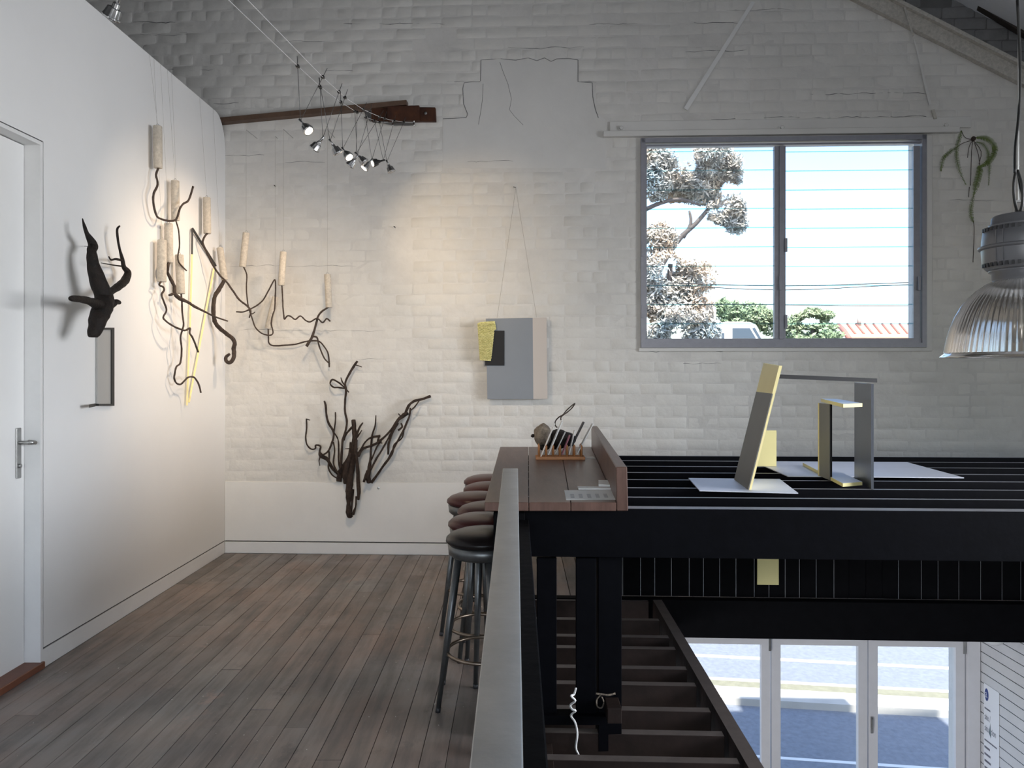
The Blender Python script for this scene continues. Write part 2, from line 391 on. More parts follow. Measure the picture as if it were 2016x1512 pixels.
while z < 4.62:
    H_ = .079
    segs = [(-1.9, 7.4)]
    for (a, b_, c, d) in ex:
        if z+H_*.5 > c and z+H_*.5 < d:
            ns = []
            for s0, s1 in segs:
                if b_ <= s0 or a >= s1: ns.append((s0, s1)); continue
                if a > s0: ns.append((s0, a))
                if b_ < s1: ns.append((b_, s1))
            segs = ns
    header = row % 4 == 2
    L0 = .110 if header else .230
    off = (.06 if header else (.12 if row % 2 else 0))
    u = -2.2+off
    while u < 7.4:
        a, b_ = u+rng.uniform(-.004, .004), u+L0
        for s0, s1 in segs:
            c0, c1 = max(a, s0+.003), min(b_, s1-.003)
            if c1-c0 < .03: continue
            if rng.random() < (.30 if (px_s(c0) < 800 and z < 3.2) else .07): continue
            full = abs((c1-c0)-(b_-a)) < .006
            um = (c0+c1)/2
            px = CX+F*B(um, 0, 0).x/B(um, 0, 0).y; 
            smooth_zone = px < 800 and z < 3.2
            lev = rng.choices((0, 1, 2), (14, 3, 0) if smooth_zone else (2, 5, 4))[0]
            if z+H_*.5 > zrake(um)-.02:
                grey.append((c0, c1, z)); continue
            p = B(um, 0, z); py = CY-F*(z-EYE)/p.y
            if full and 450 < px < 2010 and 4 < py < 880 and p.y > 0: cands.append((p.y, c0, z, L0, lev))
            else: rest.append((c0, c1, z, lev))
        u += L0+.0065+rng.uniform(-.003, .004)
    row += 1; z += PITCH
cands.sort()
for i, (dd, c0, z, L0, lev) in enumerate(cands):
    if i < 300:
        o = link('brick', std[(L0, lev, rng.randrange(5))], wall_back); o.location = (c0, 0, z+.005*mnoise.noise(Vector((c0*1.3, z*9, 0)))+rng.uniform(-.0012, .0012))
        o.rotation_euler = (rng.uniform(-.006, .006), rng.uniform(-.004, .004), rng.uniform(-.006, .006))
    else: rest.append((c0, c0+L0, z, lev))
gs = []
for c0, c1, z, lev in rest:
    g = brick_geo(c1-c0, .079, (.0010, .0026, .0046)[lev], rng); tilt = rng.uniform(-.006, .006)
    gs.append(([v+Vector((c0, tilt*(v.x-.1), z+.005*mnoise.noise(Vector((c0*1.3, z*9, 0))))) for v in g[0]], g[1]))
part(wall_back, 'brickwork', join(*gs), M['brick'], True, 'stuff', local=True)
gs = []
for c0, c1, z in grey:
    g = brick_geo(c1-c0, .079, .005, rng); gs.append(([v+Vector((c0, -.002, z)) for v in g[0]], g[1]))
zA, zB = zrake(rk1[0]-1.2), zrake(7.4)
part(wall_back, 'unpainted_mortar', prism([(rk1[0]-1.2, -.0012, zA), (7.4, -.0012, zB), (7.4, -.0012, 5.6), (rk1[0]-1.2, -.0012, 5.6)], (0, .002, 0)), M['greymortar'], local=True)
part(wall_back, 'unpainted_brickwork', join(*gs), M['greybrick'], True, 'stuff', local=True)
# stepped smooth render patch, recessed behind the bricks
def wallpoly(pts, v0, v1):
    P = [onwall(x, y, v1) for x, y in pts]; return prism(list(reversed(P)), EV*(v0-v1))
part(wall_back, 'render_patch', wallpoly([(947, 118), (985, 116), (1030, 119), (1056, 114), (1075, 120), (1100, 117), (1138, 118), (1138, 161), (1166, 163), (1168, 200), (1172, 222), (1192, 236), (1192, 331), (872, 331), (872, 236), (919, 232), (921, 226), (913, 205), (912, 165), (946, 160)], -.001, .0016), M['render'])
# thin surface cracks and holes, and the shadow line painted round the patch
def crack(pts, wpx, v=.0035):
    P = [onwall(x, y, v) for x, y in pts]; return tube(P, [wpx*5.9/F/2]*len(P), 4)
for pts in ([(984, 122), (990, 140), (1000, 165), (1007, 195), (1003, 216), (1012, 228), (1030, 246)], [(951, 165), (950, 195), (946, 222), (942, 245)]):
    part(wall_back, 'crack', crack(pts, .7, .0022), M['crackshade'])
for pts in ([(872, 234), (895, 233), (918, 231), (921, 225), (913, 205), (911, 175), (914, 163), (930, 161), (945, 161)], [(946, 160), (947, 118), (962, 117), (985, 115.5), (1015, 118.5), (1040, 114), (1057, 119.5), (1072, 114), (1085, 121), (1096, 116), (1120, 115), (1138, 118)], [(1138, 118), (1138, 161), (1152, 162), (1166, 163), (1167, 190), (1172, 214), (1178, 232)]):
    part(wall_back, 'patch_edge_shade', crack(pts, 1.15, .0026), M['crackshade'])  # shadow along the patch's upper edge, drawn as thin grey lines
cr = random.Random(17)
for (x0, x1, y, wd) in ((202, 222, 45, 1.6), (262, 345, 43, 2.0), (275, 380, 68, 1.0), (676, 906, 47, 1.8), (560, 640, 82, 1.0), (640, 750, 138, 1.5), (330, 420, 138, 1.2), (420, 470, 203, 1.8), (1160, 1255, 47, 1.4), (1366, 1461, 45, 1.4), (1430, 1560, 20, .9), (1596, 1826, 184, 1.6), (1400, 1640, 233, 1.4), (1650, 1900, 231, 2.0), (1340, 1470, 101, 1.3), (1000, 1150, 94, 1.2), (880, 945, 161, 1.4), (1140, 1180, 162, 1.3), (440, 520, 306, 1.2), (560, 640, 318, 1.0), (920, 1010, 318, 1.0), (1265, 1500, 691, 1.2), (1290, 1420, 716, .9), (1870, 1960, 395, .8), (450, 700, 524, .7), (470, 760, 650, .7), (700, 760, 708, .9)):
    n_ = max(4, int((x1-x0)/9)); yy = 0; pts = []
    for k in range(n_+1):
        yy = yy*.7+cr.uniform(-1.6, 1.6); pts.append((x0+(x1-x0)*k/n_, y+yy))
    P = [onwall(x, y_, .0028) for x, y_ in pts]
    part(wall_back, 'crack', tube(P, [wd*5.9/F/2*cr.uniform(.2, .85)*(0.4 if k in (0, n_) else 1) for k in range(n_+1)], 4), M['crackshade'])
# lower plinth panel and baseboard
pl = frame_struct('wall_back_plinth', box(0.002, 6.3, -.013, .002, .098, LEDGE), M['plinth'], 'smooth rendered lower band of the brick wall')
bv = bevel(box(0.002, 6.3, -.014, .002, .0, .088), .002)
frame_struct('baseboard_back', bv, M['trimw'], 'white baseboard under the brick wall')
frame_struct('trim_1', box(0.002, 6.3, -.002, .002, .088, .098), M['gap'], 'shadow gap above the back baseboard')
p = onwall(745, 961, .014)
single('wall_plug', xf(lathe([(.009, 0), (.009, .003), (.004, .004)], 10), align(p, EV)), M['steel'], 'small round screw plug in the low plinth right of the dark roots', 'screw')

# ------------------------------------------------------------------ left partition
LX = -2.29
D0, D1, DH = 2.72, 3.66, 2.52
def yz(poly, x0, x1): return prism([(x0, y, z) for y, z in poly], (x1-x0, 0, 0))
rc = [(5.98-.20*(1-math.sin(a)), 3.40-.24*(1-math.cos(a))) for a in [PI/2*k/8 for k in range(9)]]
rc = [(5.79+.19*math.sin(a), 3.40-.26*(1-math.cos(a))) for a in [PI/2*k/8 for k in range(9)]]
P3 = [(D1+.018, 0), (5.98, 0)] + list(reversed(rc)) + [(D1+.018, 3.40)]
core = join(yz([(-3.5, 0), (D0-.018, 0), (D0-.018, 3.40), (-3.5, 3.40)], LX-.12, LX-.010), yz([(D0-.018, DH+.018), (D1+.018, DH+.018), (D1+.018, 3.40), (D0-.018, 3.40)], LX-.12, LX-.010), yz(P3, LX-.12, LX-.010))
g = .024
P3s = [(D1+g, .098), (5.98, .098)] + list(reversed(rc)) + [(D1+g, 3.40)]
skin = join(yz([(-3.5, .098), (D0-g, .098), (D0-g, 3.40), (-3.5, 3.40)], LX-.010, LX), yz([(D0-g, DH+g), (D1+g, DH+g), (D1+g, 3.40), (D0-g, 3.40)], LX-.010, LX), yz(P3s, LX-.010, LX))
wl = link('wall_left', meshof('wall_left', *join(core, skin), M['plaster'])); tag(wl, 'white plaster partition wall with the door', kind='structure')
bl = link('baseboard_left', meshof('baseboard_left', *join(yz([(D1+.018, 0), (5.965, 0), (5.965, .089), (D1+.018, .089)], LX-.010, LX+.001), yz([(-3.5, 0), (D0-.018, 0), (D0-.018, .089), (-3.5, .089)], LX-.010, LX+.001)), M['trimw'])); tag(bl, 'white baseboard flush with the partition', kind='structure')
tr = link('trim_2', meshof('trim_2', *join(yz([(D1+.018, .089), (5.965, .089), (5.965, .098), (D1+.018, .098)], LX-.0105, LX-.006), yz([(D1+.018, .098), (D1+g, .098), (D1+g, DH+.018), (D1+.018, DH+.018)], LX-.0105, LX-.006), yz([(D0, DH+.018), (D1+g, DH+.018), (D1+g, DH+g), (D0, DH+g)], LX-.0105, LX-.006)), M['gap'])); tag(tr, 'shadow gap round the partition and its door', kind='structure')
door = link('door_1', meshof('door_1', *box(LX-.105, LX-.077, D0+.003, D1-.003, .034, DH-.004), M['doorw'])); tag(door, 'plain white door in the partition', kind='structure')
part(door, 'jamb', yz([(D1, .034), (D1+.018, .034), (D1+.018, DH+.018), (D1, DH+.018)], LX-.115, LX+.001), M['trimw'])
part(door, 'jamb', yz([(D0-.018, .034), (D0, .034), (D0, DH+.018), (D0-.018, DH+.018)], LX-.115, LX+.001), M['trimw'])
part(door, 'head_jamb', yz([(D0, DH), (D1, DH), (D1, DH+.018), (D0, DH+.018)], LX-.115, LX+.001), M['trimw'])
part(door, 'threshold', box(LX-.115, LX+.012, D0-.02, D1+.02, .0, .034, .003), M['sill'])
hp = onx(43, 868, LX-.073)
hy = 3.612
plate = part(door, 'handle_plate', bevel(box(LX-.077, LX-.070, hy-.018, hy+.018, .925, 1.165), .003), M['steel'])
part(door, 'lever', join(tube([(LX-.072, hy, 1.095), (LX-.03, hy, 1.095), (LX-.018, hy+.004, 1.095)], .009, 10), tube([(LX-.02, hy-.006, 1.097), (LX-.012, hy+.03, 1.092)], [.012, .010], 10)), M['steel'], True)
part(door, 'lock_cylinder', tube([(LX-.072, hy, .985), (LX-.062, hy, .985)], .010, 10), M['steel'], True)

# ------------------------------------------------------------------ floors
def ywall(x): return O.y + (x-O.x)*(-math.tan(TH))
FE = .05                                                    # floor edge under the handrail
BACKY = 4.84                                                # start of the walkway along the window wall
sub = join(box(LX, FE, -3.4, ywall(FE)-.004, -.26, -.022), hexa([(FE, BACKY, -.20), (5.6, BACKY-.2, -.20), (5.6, ywall(5.6)-.004, -.20), (FE, ywall(FE)-.004, -.20), (FE, BACKY, -.022), (5.6, BACKY-.2, -.022), (5.6, ywall(5.6)-.004, -.022), (FE, ywall(FE)-.004, -.022)]))
fl = link('floor', meshof('floor', *sub, M['subfloor'])); tag(fl, 'worn dark timber floor of the gallery', kind='structure')
rf = random.Random(5)
BWD = .0965
x = LX+.003
while x < FE-.03:
    x1 = min(x+BWD-.0022, FE)
    yb = -3.4; yend = ywall(x1)-.018; cuts = [yb]; y = yb+rf.uniform(.8, 3.6)
    while y < yend-.5: cuts.append(y); y += rf.uniform(1.6, 3.4)
    cuts.append(yend)
    for a, b_ in zip(cuts, cuts[1:]):
        zt = rf.uniform(-.0012, .0006)
        part(fl, 'floorboard', bevel(box(x, x1, a+.0009, b_-.0009, -.022, zt), .0009), M['floor'])
    x += BWD
x = FE+.003
while x < 5.5:
    zt = rf.uniform(-.001, .0006)
    part(fl, 'floorboard', box(x, x+BWD-.005, BACKY+.01-(x-FE)*.042, ywall(x+BWD)-.018, -.022, zt), M['floor'])
    x += BWD
lo = link('floor_lower', meshof('floor_lower', *box(-2.4, 6.0, -3.4, 5.7, -3.55, -3.4), M['concrete'])); tag(lo, 'pale concrete floor of the lower storey', kind='structure')

# ------------------------------------------------------------------ roof and hidden walls of the room
RS = .57
def zroof(x): return 3.95-(x-3.77)*RS
RX = .30
cg = join(prism([(RX, -3.6, zroof(RX)), (6.2, -3.6, zroof(6.2)), (6.2, 6.0, zroof(6.2)), (RX, 6.0, zroof(RX))], (0, 0, .06)))
ce = link('ceiling', meshof('ceiling', *cg, M['foil'])); tag(ce, 'silver foil underside of the raked roof', kind='structure')
ce2 = link('ceiling_far_slope', meshof('ceiling_far_slope', *prism([(-5.2, -3.6, zroof(RX)-(RX+5.2)*.40), (RX, -3.6, zroof(RX)), (RX, 6.15, zroof(RX)), (-5.2, 6.15, zroof(RX)-(RX+5.2)*.40)], (0, 0, .06)), M['roofdark'])); tag(ce2, 'far slope of the roof', kind='structure')
wr = link('wall_right', meshof('wall_right', *join(box(5.3, 5.45, -3.5, .1, -3.4, 3.1), box(5.3, 5.45, 2.9, 5.75, -3.4, 3.1), box(5.3, 5.45, .1, 2.9, -3.4, .85), box(5.3, 5.45, .1, 2.9, 2.65, 3.1)), M['render'])); tag(wr, 'right side wall', kind='structure')  # opening added for the side lamp
wq = link('wall_far_left', meshof('wall_far_left', *box(-5.2, -5.05, -3.5, 6.1, -3.4, 4.4), M['render'])); tag(wq, 'far left side wall', kind='structure')
# unseen rear wall, with an opening added for the rear fill lamp
rear = join(box(-5.2, -2.2, -3.6, -3.45, -3.4, 6.2), box(1.4, 5.45, -3.6, -3.45, -3.4, 6.2), box(-2.2, 1.4, -3.6, -3.45, -3.4, .9), box(-2.2, 1.4, -3.6, -3.45, 3.0, 6.2))
wb = link('wall_rear', meshof('wall_rear', *rear, M['render'])); tag(wb, 'rear wall with an added opening for the fill lamp', kind='structure')
ll = link('wall_lower_left', meshof('wall_lower_left', *join(box(-2.6, -2.45, -3.4, .3, -3.4, -.27), box(-2.6, -2.45, 2.9, 5.7, -3.4, -.27), box(-2.6, -2.45, .3, 2.9, -3.4, -2.6), box(-2.6, -2.45, .3, 2.9, -.8, -.27)), M['render'])); tag(ll, 'left wall of the lower storey', kind='structure')  # opening added for the lower storey's fill lamp
# rafter end and timber along the roof edge
raf = onwall(1889, 0, .02); raf2 = onwall(2005, 70, .02); dirr = (raf2-raf)
single('rafter', prism([raf-dirr*5, raf+dirr*2, raf+dirr*2+Vector((0, 0, .04)), raf-dirr*5+Vector((0, 0, .04))], EV*.05), M['roofwood'], 'dark rafter with flaking paint where the roof meets the brick wall', 'rafter')
# raking channel on the wall
a0, a1 = uz(1670, 0); b0, b1 = uz(2016, 175)
def rkl(px0, py0, px1, py1, t):
    p, q = uz(px0, py0), uz(px1, py1); return p[0]+(q[0]-p[0])*t, p[1]+(q[1]-p[1])*t
lowA, lowB = rkl(1670, 0, 2016, 175, -1.6), rkl(1670, 0, 2016, 175, 1.6)
upA, upB = rkl(1745, 0, 2016, 138, -1.9), rkl(1745, 0, 2016, 138, 1.9)
rb = thing('roof_channel', 'speckled cream steel channel raking down the brick wall below the roof', 'beam', B(lowB[0], .05, lowB[1]))
part(rb, 'web', prism([B(lowA[0], .05, lowA[1]), B(lowB[0], .05, lowB[1]), B(upB[0], .05, upB[1]-.03), B(upA[0], .05, upA[1]-.03)], -EV*.045), M['rake'])
part(rb, 'flange', prism([B(upA[0], .085, upA[1]-.03), B(upB[0], .085, upB[1]-.03), B(upB[0], .085, upB[1]), B(upA[0], .085, upA[1])], -EV*.08), M['rake'])

# ------------------------------------------------------------------ window_1
win = frame_struct('window_1', join(box(wu0-.004, wu0+.03, -.03, .10, wz0, wz1), box(wu1-.03, wu1+.004, -.03, .10, wz0, wz1), box(wu0, wu1, -.03, .10, wz1-.035, wz1), box(wu0, wu1, -.035, .10, wz0, wz0+.035)), M['alu'], 'wide two-bay louvre window in the brick wall')
def wpart(name, x0, x1, y0, y1, v0, v1, m='alu', par=None):
    a = uz(x0, y1); b_ = uz(x1, y0); return part(par or win, name, bevel(box(a[0], b_[0], -v1, -v0, a[1], b_[1]), .002), M[m], local=True)
wpart('mullion', 1524, 1546, 288, 668, -.03, .012)
wpart('mullion_strip', 1533, 1541, 288, 668, .012, .022)
wpart('head_rail', 1266, 1816, 279, 289, -.02, .012)
wpart('bottom_rail', 1266, 1816, 666, 682, -.02, .016)
for x0, x1 in ((1266, 1273), (1797, 1810)): wpart('stile', x0, x1, 288, 668, -.02, .014)
for x0, y0 in ((1534, 545), (1806, 545), (1545, 470), (1545, 620), (1264, 480), (1264, 600)):
    h = wpart('louvre_handle', x0-2, x0+3, y0, y0+27, .02, .032)
for side, (x0, x1) in enumerate(((1272, 1524), (1546, 1798))):
    ys = [285]+[297+37.6*k for k in range(10)]+[669]
    for k in range(len(ys)-1):
        a = uz(x0, ys[k+1]+1.5); b_ = uz(x1, ys[k]-1.5)
        gg = hexa([(a[0], -.004, a[1]), (b_[0], -.004, a[1]), (b_[0], .002, a[1]), (a[0], .002, a[1]), (a[0], .012, b_[1]), (b_[0], .012, b_[1]), (b_[0], .018, b_[1]), (a[0], .018, b_[1])])
        hb = .0065
        ge = hexa([(a[0], -.005, a[1]-hb), (b_[0], -.005, a[1]-hb), (b_[0], .003, a[1]-hb), (a[0], .003, a[1]-hb), (a[0], -.004, a[1]), (b_[0], -.004, a[1]), (b_[0], .002, a[1]), (a[0], .002, a[1])])
        o = part(win, 'louvre_blade', gg, M['glass'], local=True)
        part(o, 'polished_edge', ge, M['glassedge'], local=True)
# plaster reveal at right of window, header boards and bolts
frame_struct('trim_3', bevel(box(uz(1187, 0)[0], uz(1884, 0)[0], -.045, 0, uz(1500, 268)[1], uz(1500, 257)[1]), .003), M['render'], 'narrow white painted batten above the window')
frame_struct('trim_4', bevel(box(uz(1200, 0)[0], hb1, -.016, 0, uz(1500, 257)[1]-.002, uz(1500, 236)[1]), .003), M['render'], 'white painted lintel board above the window')
frame_struct('trim_5', bevel(box(wu1+.002, wu1+.05, -.02, 0, wz0-.01, wz1+.0), .004), M['render'], 'white painted casing right of the window')
frame_struct('trim_6', bevel(box(wu0-.02, wu1+.05, -.02, 0, wz0-.03, wz0), .004), M['render'], 'white painted strip under the window')
for px_, py_, lab in ((1223, 253, 'painted bolt head at the left end of the window batten'), (1539, 252, 'painted bolt head above the middle of the window'), (1861, 247, 'painted bolt head at the right end of the window batten')):
    single('bolt', join(xf(lathe([(.024, 0), (.024, .004), (.012, .005)], 12), align(onwall(px_, py_, .016), EV)), xf(lathe([(.016, .004), (.016, .018), (.012, .022)], 6), align(onwall(px_, py_, .016), EV))), M['render'], lab, 'bolt', 'bolts above the window')
single('metal_strap', wallpoly([(1487, 4), (1480, 2), (1346, 213), (1354, 217)], .012, .016), M['trimw'], 'long white strap screwed diagonally over the bricks above the window', 'strap')
sp = thing('hanging_tape', 'pale strip hanging from the speckled roof channel down to the window batten', 'strip', onwall(1836, 233, .03))
part(sp, 'upper_strip', wallpoly([(1779, 14), (1783, 12), (1800, 70), (1797, 72)], .09, .093), M['rake'])
part(sp, 'lower_strip', wallpoly([(1799, 76), (1801, 76), (1834, 205), (1829, 206)], .05, .053), M['render'])
part(sp, 'end_tab', wallpoly([(1834, 216), (1840, 215), (1845, 233), (1839, 234)], .02, .028), M['rake'])

# ------------------------------------------------------------------ batten and timber blocks on the wall, light anchor
def wallbar(x0, y0, x1, y1, hpx, v0, v1): return wallpoly([(x0, y0), (x1, y1), (x1, y1+hpx), (x0, y0+hpx)], v0, v1)
single('timber_batten', wallbar(330, 241, 800, 196.5, 9.5, .004, .075), M['batten'], 'long thin brown batten fixed slantwise high on the brick wall', 'batten')
tb = thing('timber_block', 'dark red old timber blocks bolted to the wall at the end of the light cables', 'timber', onwall(795, 238, .0))
part(tb, 'back_board', bevel(wallpoly([(731, 210), (857, 211), (858, 238), (731, 238)], .003, .045), .003), M['oldtimber'])
part(tb, 'front_board', bevel(wallpoly([(762, 209), (825, 207), (825, 237), (762, 238)], .045, .085), .003), M['oldtimber'])
part(tb, 'bolt', xf(lathe([(.012, 0), (.012, .006), (.006, .009)], 8), align(onwall(838, 223, .045), EV)), M['steel'])
an = thing('cable_anchor', 'pale metal bracket with two chrome posts holding the light cables', 'bracket', onwall(775, 245, .05))
part(an, 'plate', wallpoly([(727, 238), (816, 240), (816, 247), (774, 247), (727, 236)], .03, .036), M['lampsteel'])
part(an, 'side_plate', wallpoly([(712, 213), (732, 214), (731, 237), (727, 236)], .03, .036), M['lampsteel'])
for px_ in (773, 815): part(an, 'post', xf(lathe([(.014, -.02), (.006, -.016), (.006, .024), (.014, .028)], 12), Matrix.Translation(onwall(px_, 242, .07))), M['chrome'], True)

# ------------------------------------------------------------------ folding doors of the lower storey
fd = frame_struct('door_2', join(box(du1-.003, du1+.085, -.03, .12, DZ0, dz1+.02), box(du0-.08, du0, -.03, .12, DZ0, dz1+.02), box(du0, du1, -.03, .12, dz1-.05, dz1+.03)), M['doorpaint'], 'row of white glazed folding doors to the street')
ztop = uz(1600, 1251)[1]
prev = None
leaves = [(1138, 1325), (1327, 1517), (1519, 1708), (1710, 1900)]
for k, (xa, xb) in enumerate(leaves):
    a = uz(xa+.6, 1300)[0]; b_ = uz(xb-.6, 1300)[0]; st = .066
    lf = part(fd, 'door_leaf', join(box(a, a+st, .0, .045, DZ0+.01, ztop), box(b_-st, b_, .0, .045, DZ0+.01, ztop), box(a+st, b_-st, .0, .045, ztop-.075, ztop), box(a+st, b_-st, .0, .045, DZ0+.01, DZ0+.25)), M['doorpaint'], local=True)
    part(lf, 'pane', box(a+st, b_-st, .020, .025, DZ0+.25, ztop-.075), M['glass'], local=True)
    if k in (1, 3): part(lf, 'hinge', box(b_-.012, b_+.004, -.012, .0, ztop-.12, ztop-.005), M['steel'], local=True)
    if k == 3: part(lf, 'bolt_lock', join(box(a+.012, a+.03, -.008, .0, uz(1715, 1443)[1], uz(1715, 1411)[1]), box(a+.016, a+.026, -.016, -.008, uz(1715, 1432)[1], uz(1715, 1414)[1])), M['steel'], local=True)

# white cladding of the lower side wall
SX = B(du1+.09, 0, 0)
sx = SX.x
cw = link('wall_right_lower', meshof('wall_right_lower', *box(sx+.016, sx+.10, -2.0, SX.y-.01, -3.4, -.27), M['subfloor'])); tag(cw, 'white boarded side wall of the lower storey', kind='structure')
z = -3.39; k = 0
while z < -.30:
    part(cw, 'cladding_board', box(sx, sx+.016, -2.0, SX.y-.012, z, z+.069), M['whiteply']); z += .0755
# poster
PV = sx-.004
def pp(px_, py_, off=0.0): return onx(px_, py_, PV-off)
A_, B_ = pp(1937, 1344), pp(1970, 1364)
py0, py1 = A_.y, pp(1967, 1400).y
zt0 = A_.z
Ppost = [(PV, py0, zt0), (PV, py1, pp(1970, 1365).z), (PV, py1, zt0-1.25), (PV, py0, zt0-1.25)]
po = thing('poster', 'white exhibition poster with a blue round logo on the boarded wall', 'poster', (PV, py0, zt0-1.25))
part(po, 'sheet', prism([(PV, py0, zt0), (PV, py0, zt0-1.25), (PV, py1, zt0-1.25), (PV, py1, zt0)], (.0012, 0, 0)), M['paperw'])
PW = py0-py1
def text(par, s, size, y, z, m, width=1.0, name='lettering', align_x='LEFT'):
    cu = bpy.data.curves.new('t', 'FONT'); cu.body = s; cu.size = size; cu.resolution_u = 2; cu.align_x = align_x
    ob = bpy.data.objects.new('t', cu); COL.objects.link(ob)
    dg = bpy.context.evaluated_depsgraph_get(); me = bpy.data.meshes.new_from_object(ob.evaluated_get(dg))
    bpy.data.objects.remove(ob)
    # reading direction on this wall runs towards the camera (-y), up is z, normal is -x
    V = [Vector((PV-.0012, y-v.co.x*width, z+v.co.y)) for v in me.vertices]; Fc = [tuple(p.vertices) for p in me.polygons]
    bpy.data.meshes.remove(me)
    return part(par, name, (V, Fc), m)
lg = part(po, 'logo_disc', ([Vector((PV-.0006, py0-.034-.023*math.cos(2*PI*k/32), zt0-.075+.046*math.sin(2*PI*k/32))) for k in range(32)], [tuple(range(32))]), M['blueink'])
text(lg, 'a.', .085, py0-.019, zt0-.096, M['paperw'], .5)
text(po, 'site /', .068, py0-.010, zt0-.262, M['inkgrey'], .52)
text(po, 'situ', .068, py0-.010, zt0-.345, M['inkgrey'], .52)
text(po, 'tion', .068, py0-.088, zt0-.345, M['inkgrey'], .52)
part(po, 'triangle_mark', ([(PV-.0012, py0-.064, zt0-.345), (PV-.0012, py0-.078, zt0-.265), (PV-.0012, py0-.086, zt0-.375)], [(0, 1, 2)]), M['inkteal'])
rp = random.Random(3)
for zz, n_, h_ in ((.185, 10, .012), (.42, 20, .011), (.475, 9, .016), (.525, 10, .016), (.575, 10, .016), (.625, 15, .016), (.675, 11, .016)):
    gs = []; yy = py0-.010
    for _ in range(n_):
        wd = rp.uniform(.0045, .0062); gs.append(([(PV-.0012, yy, zt0-zz), (PV-.0012, yy-wd, zt0-zz), (PV-.0012, yy-wd, zt0-zz+h_), (PV-.0012, yy, zt0-zz+h_)], [(0, 1, 2, 3)])); yy -= wd+.0018
    part(po, 'small_print', join(*gs), M['inkgrey'])
fx = onx(1962, 1256, sx-.05)
single('wall_light', xf(lathe([(.0, -.075), (.045, -.07), (.075, -.045), (.085, -.01), (.085, .0)], 20), Matrix.Translation((fx.x-.03, fx.y, fx.z+.03))), M['trimw'], 'round white light fitting high on the boarded lower wall', 'light', smooth=True)

# ------------------------------------------------------------------ void: joists at counter height, balustrade boards, edge beam
JZ = .897; JT = .026
jd = [2.99+.2575*k for k in range(8)]
def vof(x, y): return vdepth((x, y, 0))
x_right = 5.2
jl = ['first heavy black beam under the counter end', 'second', 'third', 'fourth', 'fifth', 'sixth', 'seventh', 'last']
ordn = ['first', 'second', 'third', 'fourth', 'fifth', 'sixth', 'seventh', 'eighth']
for k, d in enumerate(jd):
    v0 = vof(.4, d); u0 = (Vector((.02, d, 0))-O).dot(EU); u1 = u0+5.2
    if k == 0:
        o = single('front_beam', bbox(u0, u1, v0-.06, v0, JZ-.192, JZ, .002), M['black'], 'deep black front beam crossing under the end of the counter', 'beam')
    else:
        o = single('joist', bbox(u0, u1, v0-JT, v0, JZ-.17, JZ, .0015), M['black'], 'black open joist, %s behind the deep front beam' % ordn[k-1], 'joist', 'open black joists over the void')
    topmat(o, M['topsheen'])
# vertical boards below the last joist and the beam under them
vb = vof(.4, jd[-1]+.03); ub0 = (Vector((.40, 4.8, 0))-O).dot(EU)
bb = thing('board_balustrade', 'balustrade of black vertical boards with narrow light gaps beyond the void', 'balustrade', B(ub0, vb, 0))
gx = [1193, 1226, 1261, 1289, 1322, 1357, 1385, 1417, 1449, 1485, 1514, 1546, 1574, 1607, 1642, 1672, 1705, 1737, 1769, 1814, 1847, 1888, 1931, 1973, 2010, 2045, 2080]
def ub(px_): r = ray(px_, 1130); t = (vb+(O-CAM).dot(EV))/r.dot(EV); return ((CAM+r*t)-O).dot(EU)
for i in range(len(gx)-1):
    gp = .0025 if not 1655 < gx[i] < 1750 else .0008
    part(bb, 'board', bbox(ub(gx[i])+gp, ub(gx[i+1])-.0022, vb-.018, vb, .012, JZ-.19), M['blackmatt'])
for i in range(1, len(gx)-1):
    if not 1655 < gx[i] < 1750: part(bb, 'gap_light_strip', bbox(ub(gx[i])-.0021, ub(gx[i])+.0024, vb-.016, vb-.004, .012, JZ-.19), M['gaplight'])  # strips added in the gaps to stand for light coming through
part(bb, 'top_rail', bbox(ub(1193), ub(2080), vb-.05, vb-.02, JZ-.28, JZ-.2), M['blackmatt'])
single('edge_beam', bbox(ub0-.3, ub0+4.6, vb-.02, vb+.05, -.232, .004, .004), M['blackmatt'], 'heavy dark edge beam above the glazed street doors', 'beam')
yp = thing('wall_plaque', 'small pale yellow panel hanging on the dark vertical boards', 'plaque', B(ub(1490), vb+.004, .05))
part(yp, 'face', bbox(ub(1490), ub(1532), vb+.003, vb+.012, EYE-(1157-CY)/F*4.7, .40), M['yellow2'])
# open joists at floor level
jz0 = -.002
fj = [2.56, 2.80, 3.01, 3.22, 3.48, 3.67, 3.93, 4.10, 4.376, 4.74]
for k, d in enumerate(fj):
    v0 = vof(.6, d); u0 = (Vector((.075, d, 0))-O).dot(EU); u1 = (Vector((.818, d, 0))-O).dot(EU)
    o = single('floor_joist', bbox(u0, u1, v0-.045, v0, jz0-.19, jz0, .002), M['joist'], 'dark brown floor joist in the open strip, %s from the window wall' % ('tenth ninth eighth seventh sixth fifth fourth third second first'.split()[k]), 'joist', 'open joists at floor level')
    topmat(o, M['topsheen2'])
tv0, tv1 = vof(.8, 4.76), vof(.8, 1.2)
ut = (Vector((.82, 3.8, 0))-O).dot(EU)
o = single('trimmer_joist', hexa([(.83, 1.4, -.20), (.885, 1.4, -.20), (.90, 4.74, -.20), (.845, 4.74, -.20), (.83, 1.4, .006), (.885, 1.4, .006), (.90, 4.74, .006), (.845, 4.74, .006)]), M['joist'], 'long dark trimmer joist along the edge of the void', 'joist')
topmat(o, M['topsheen2'])
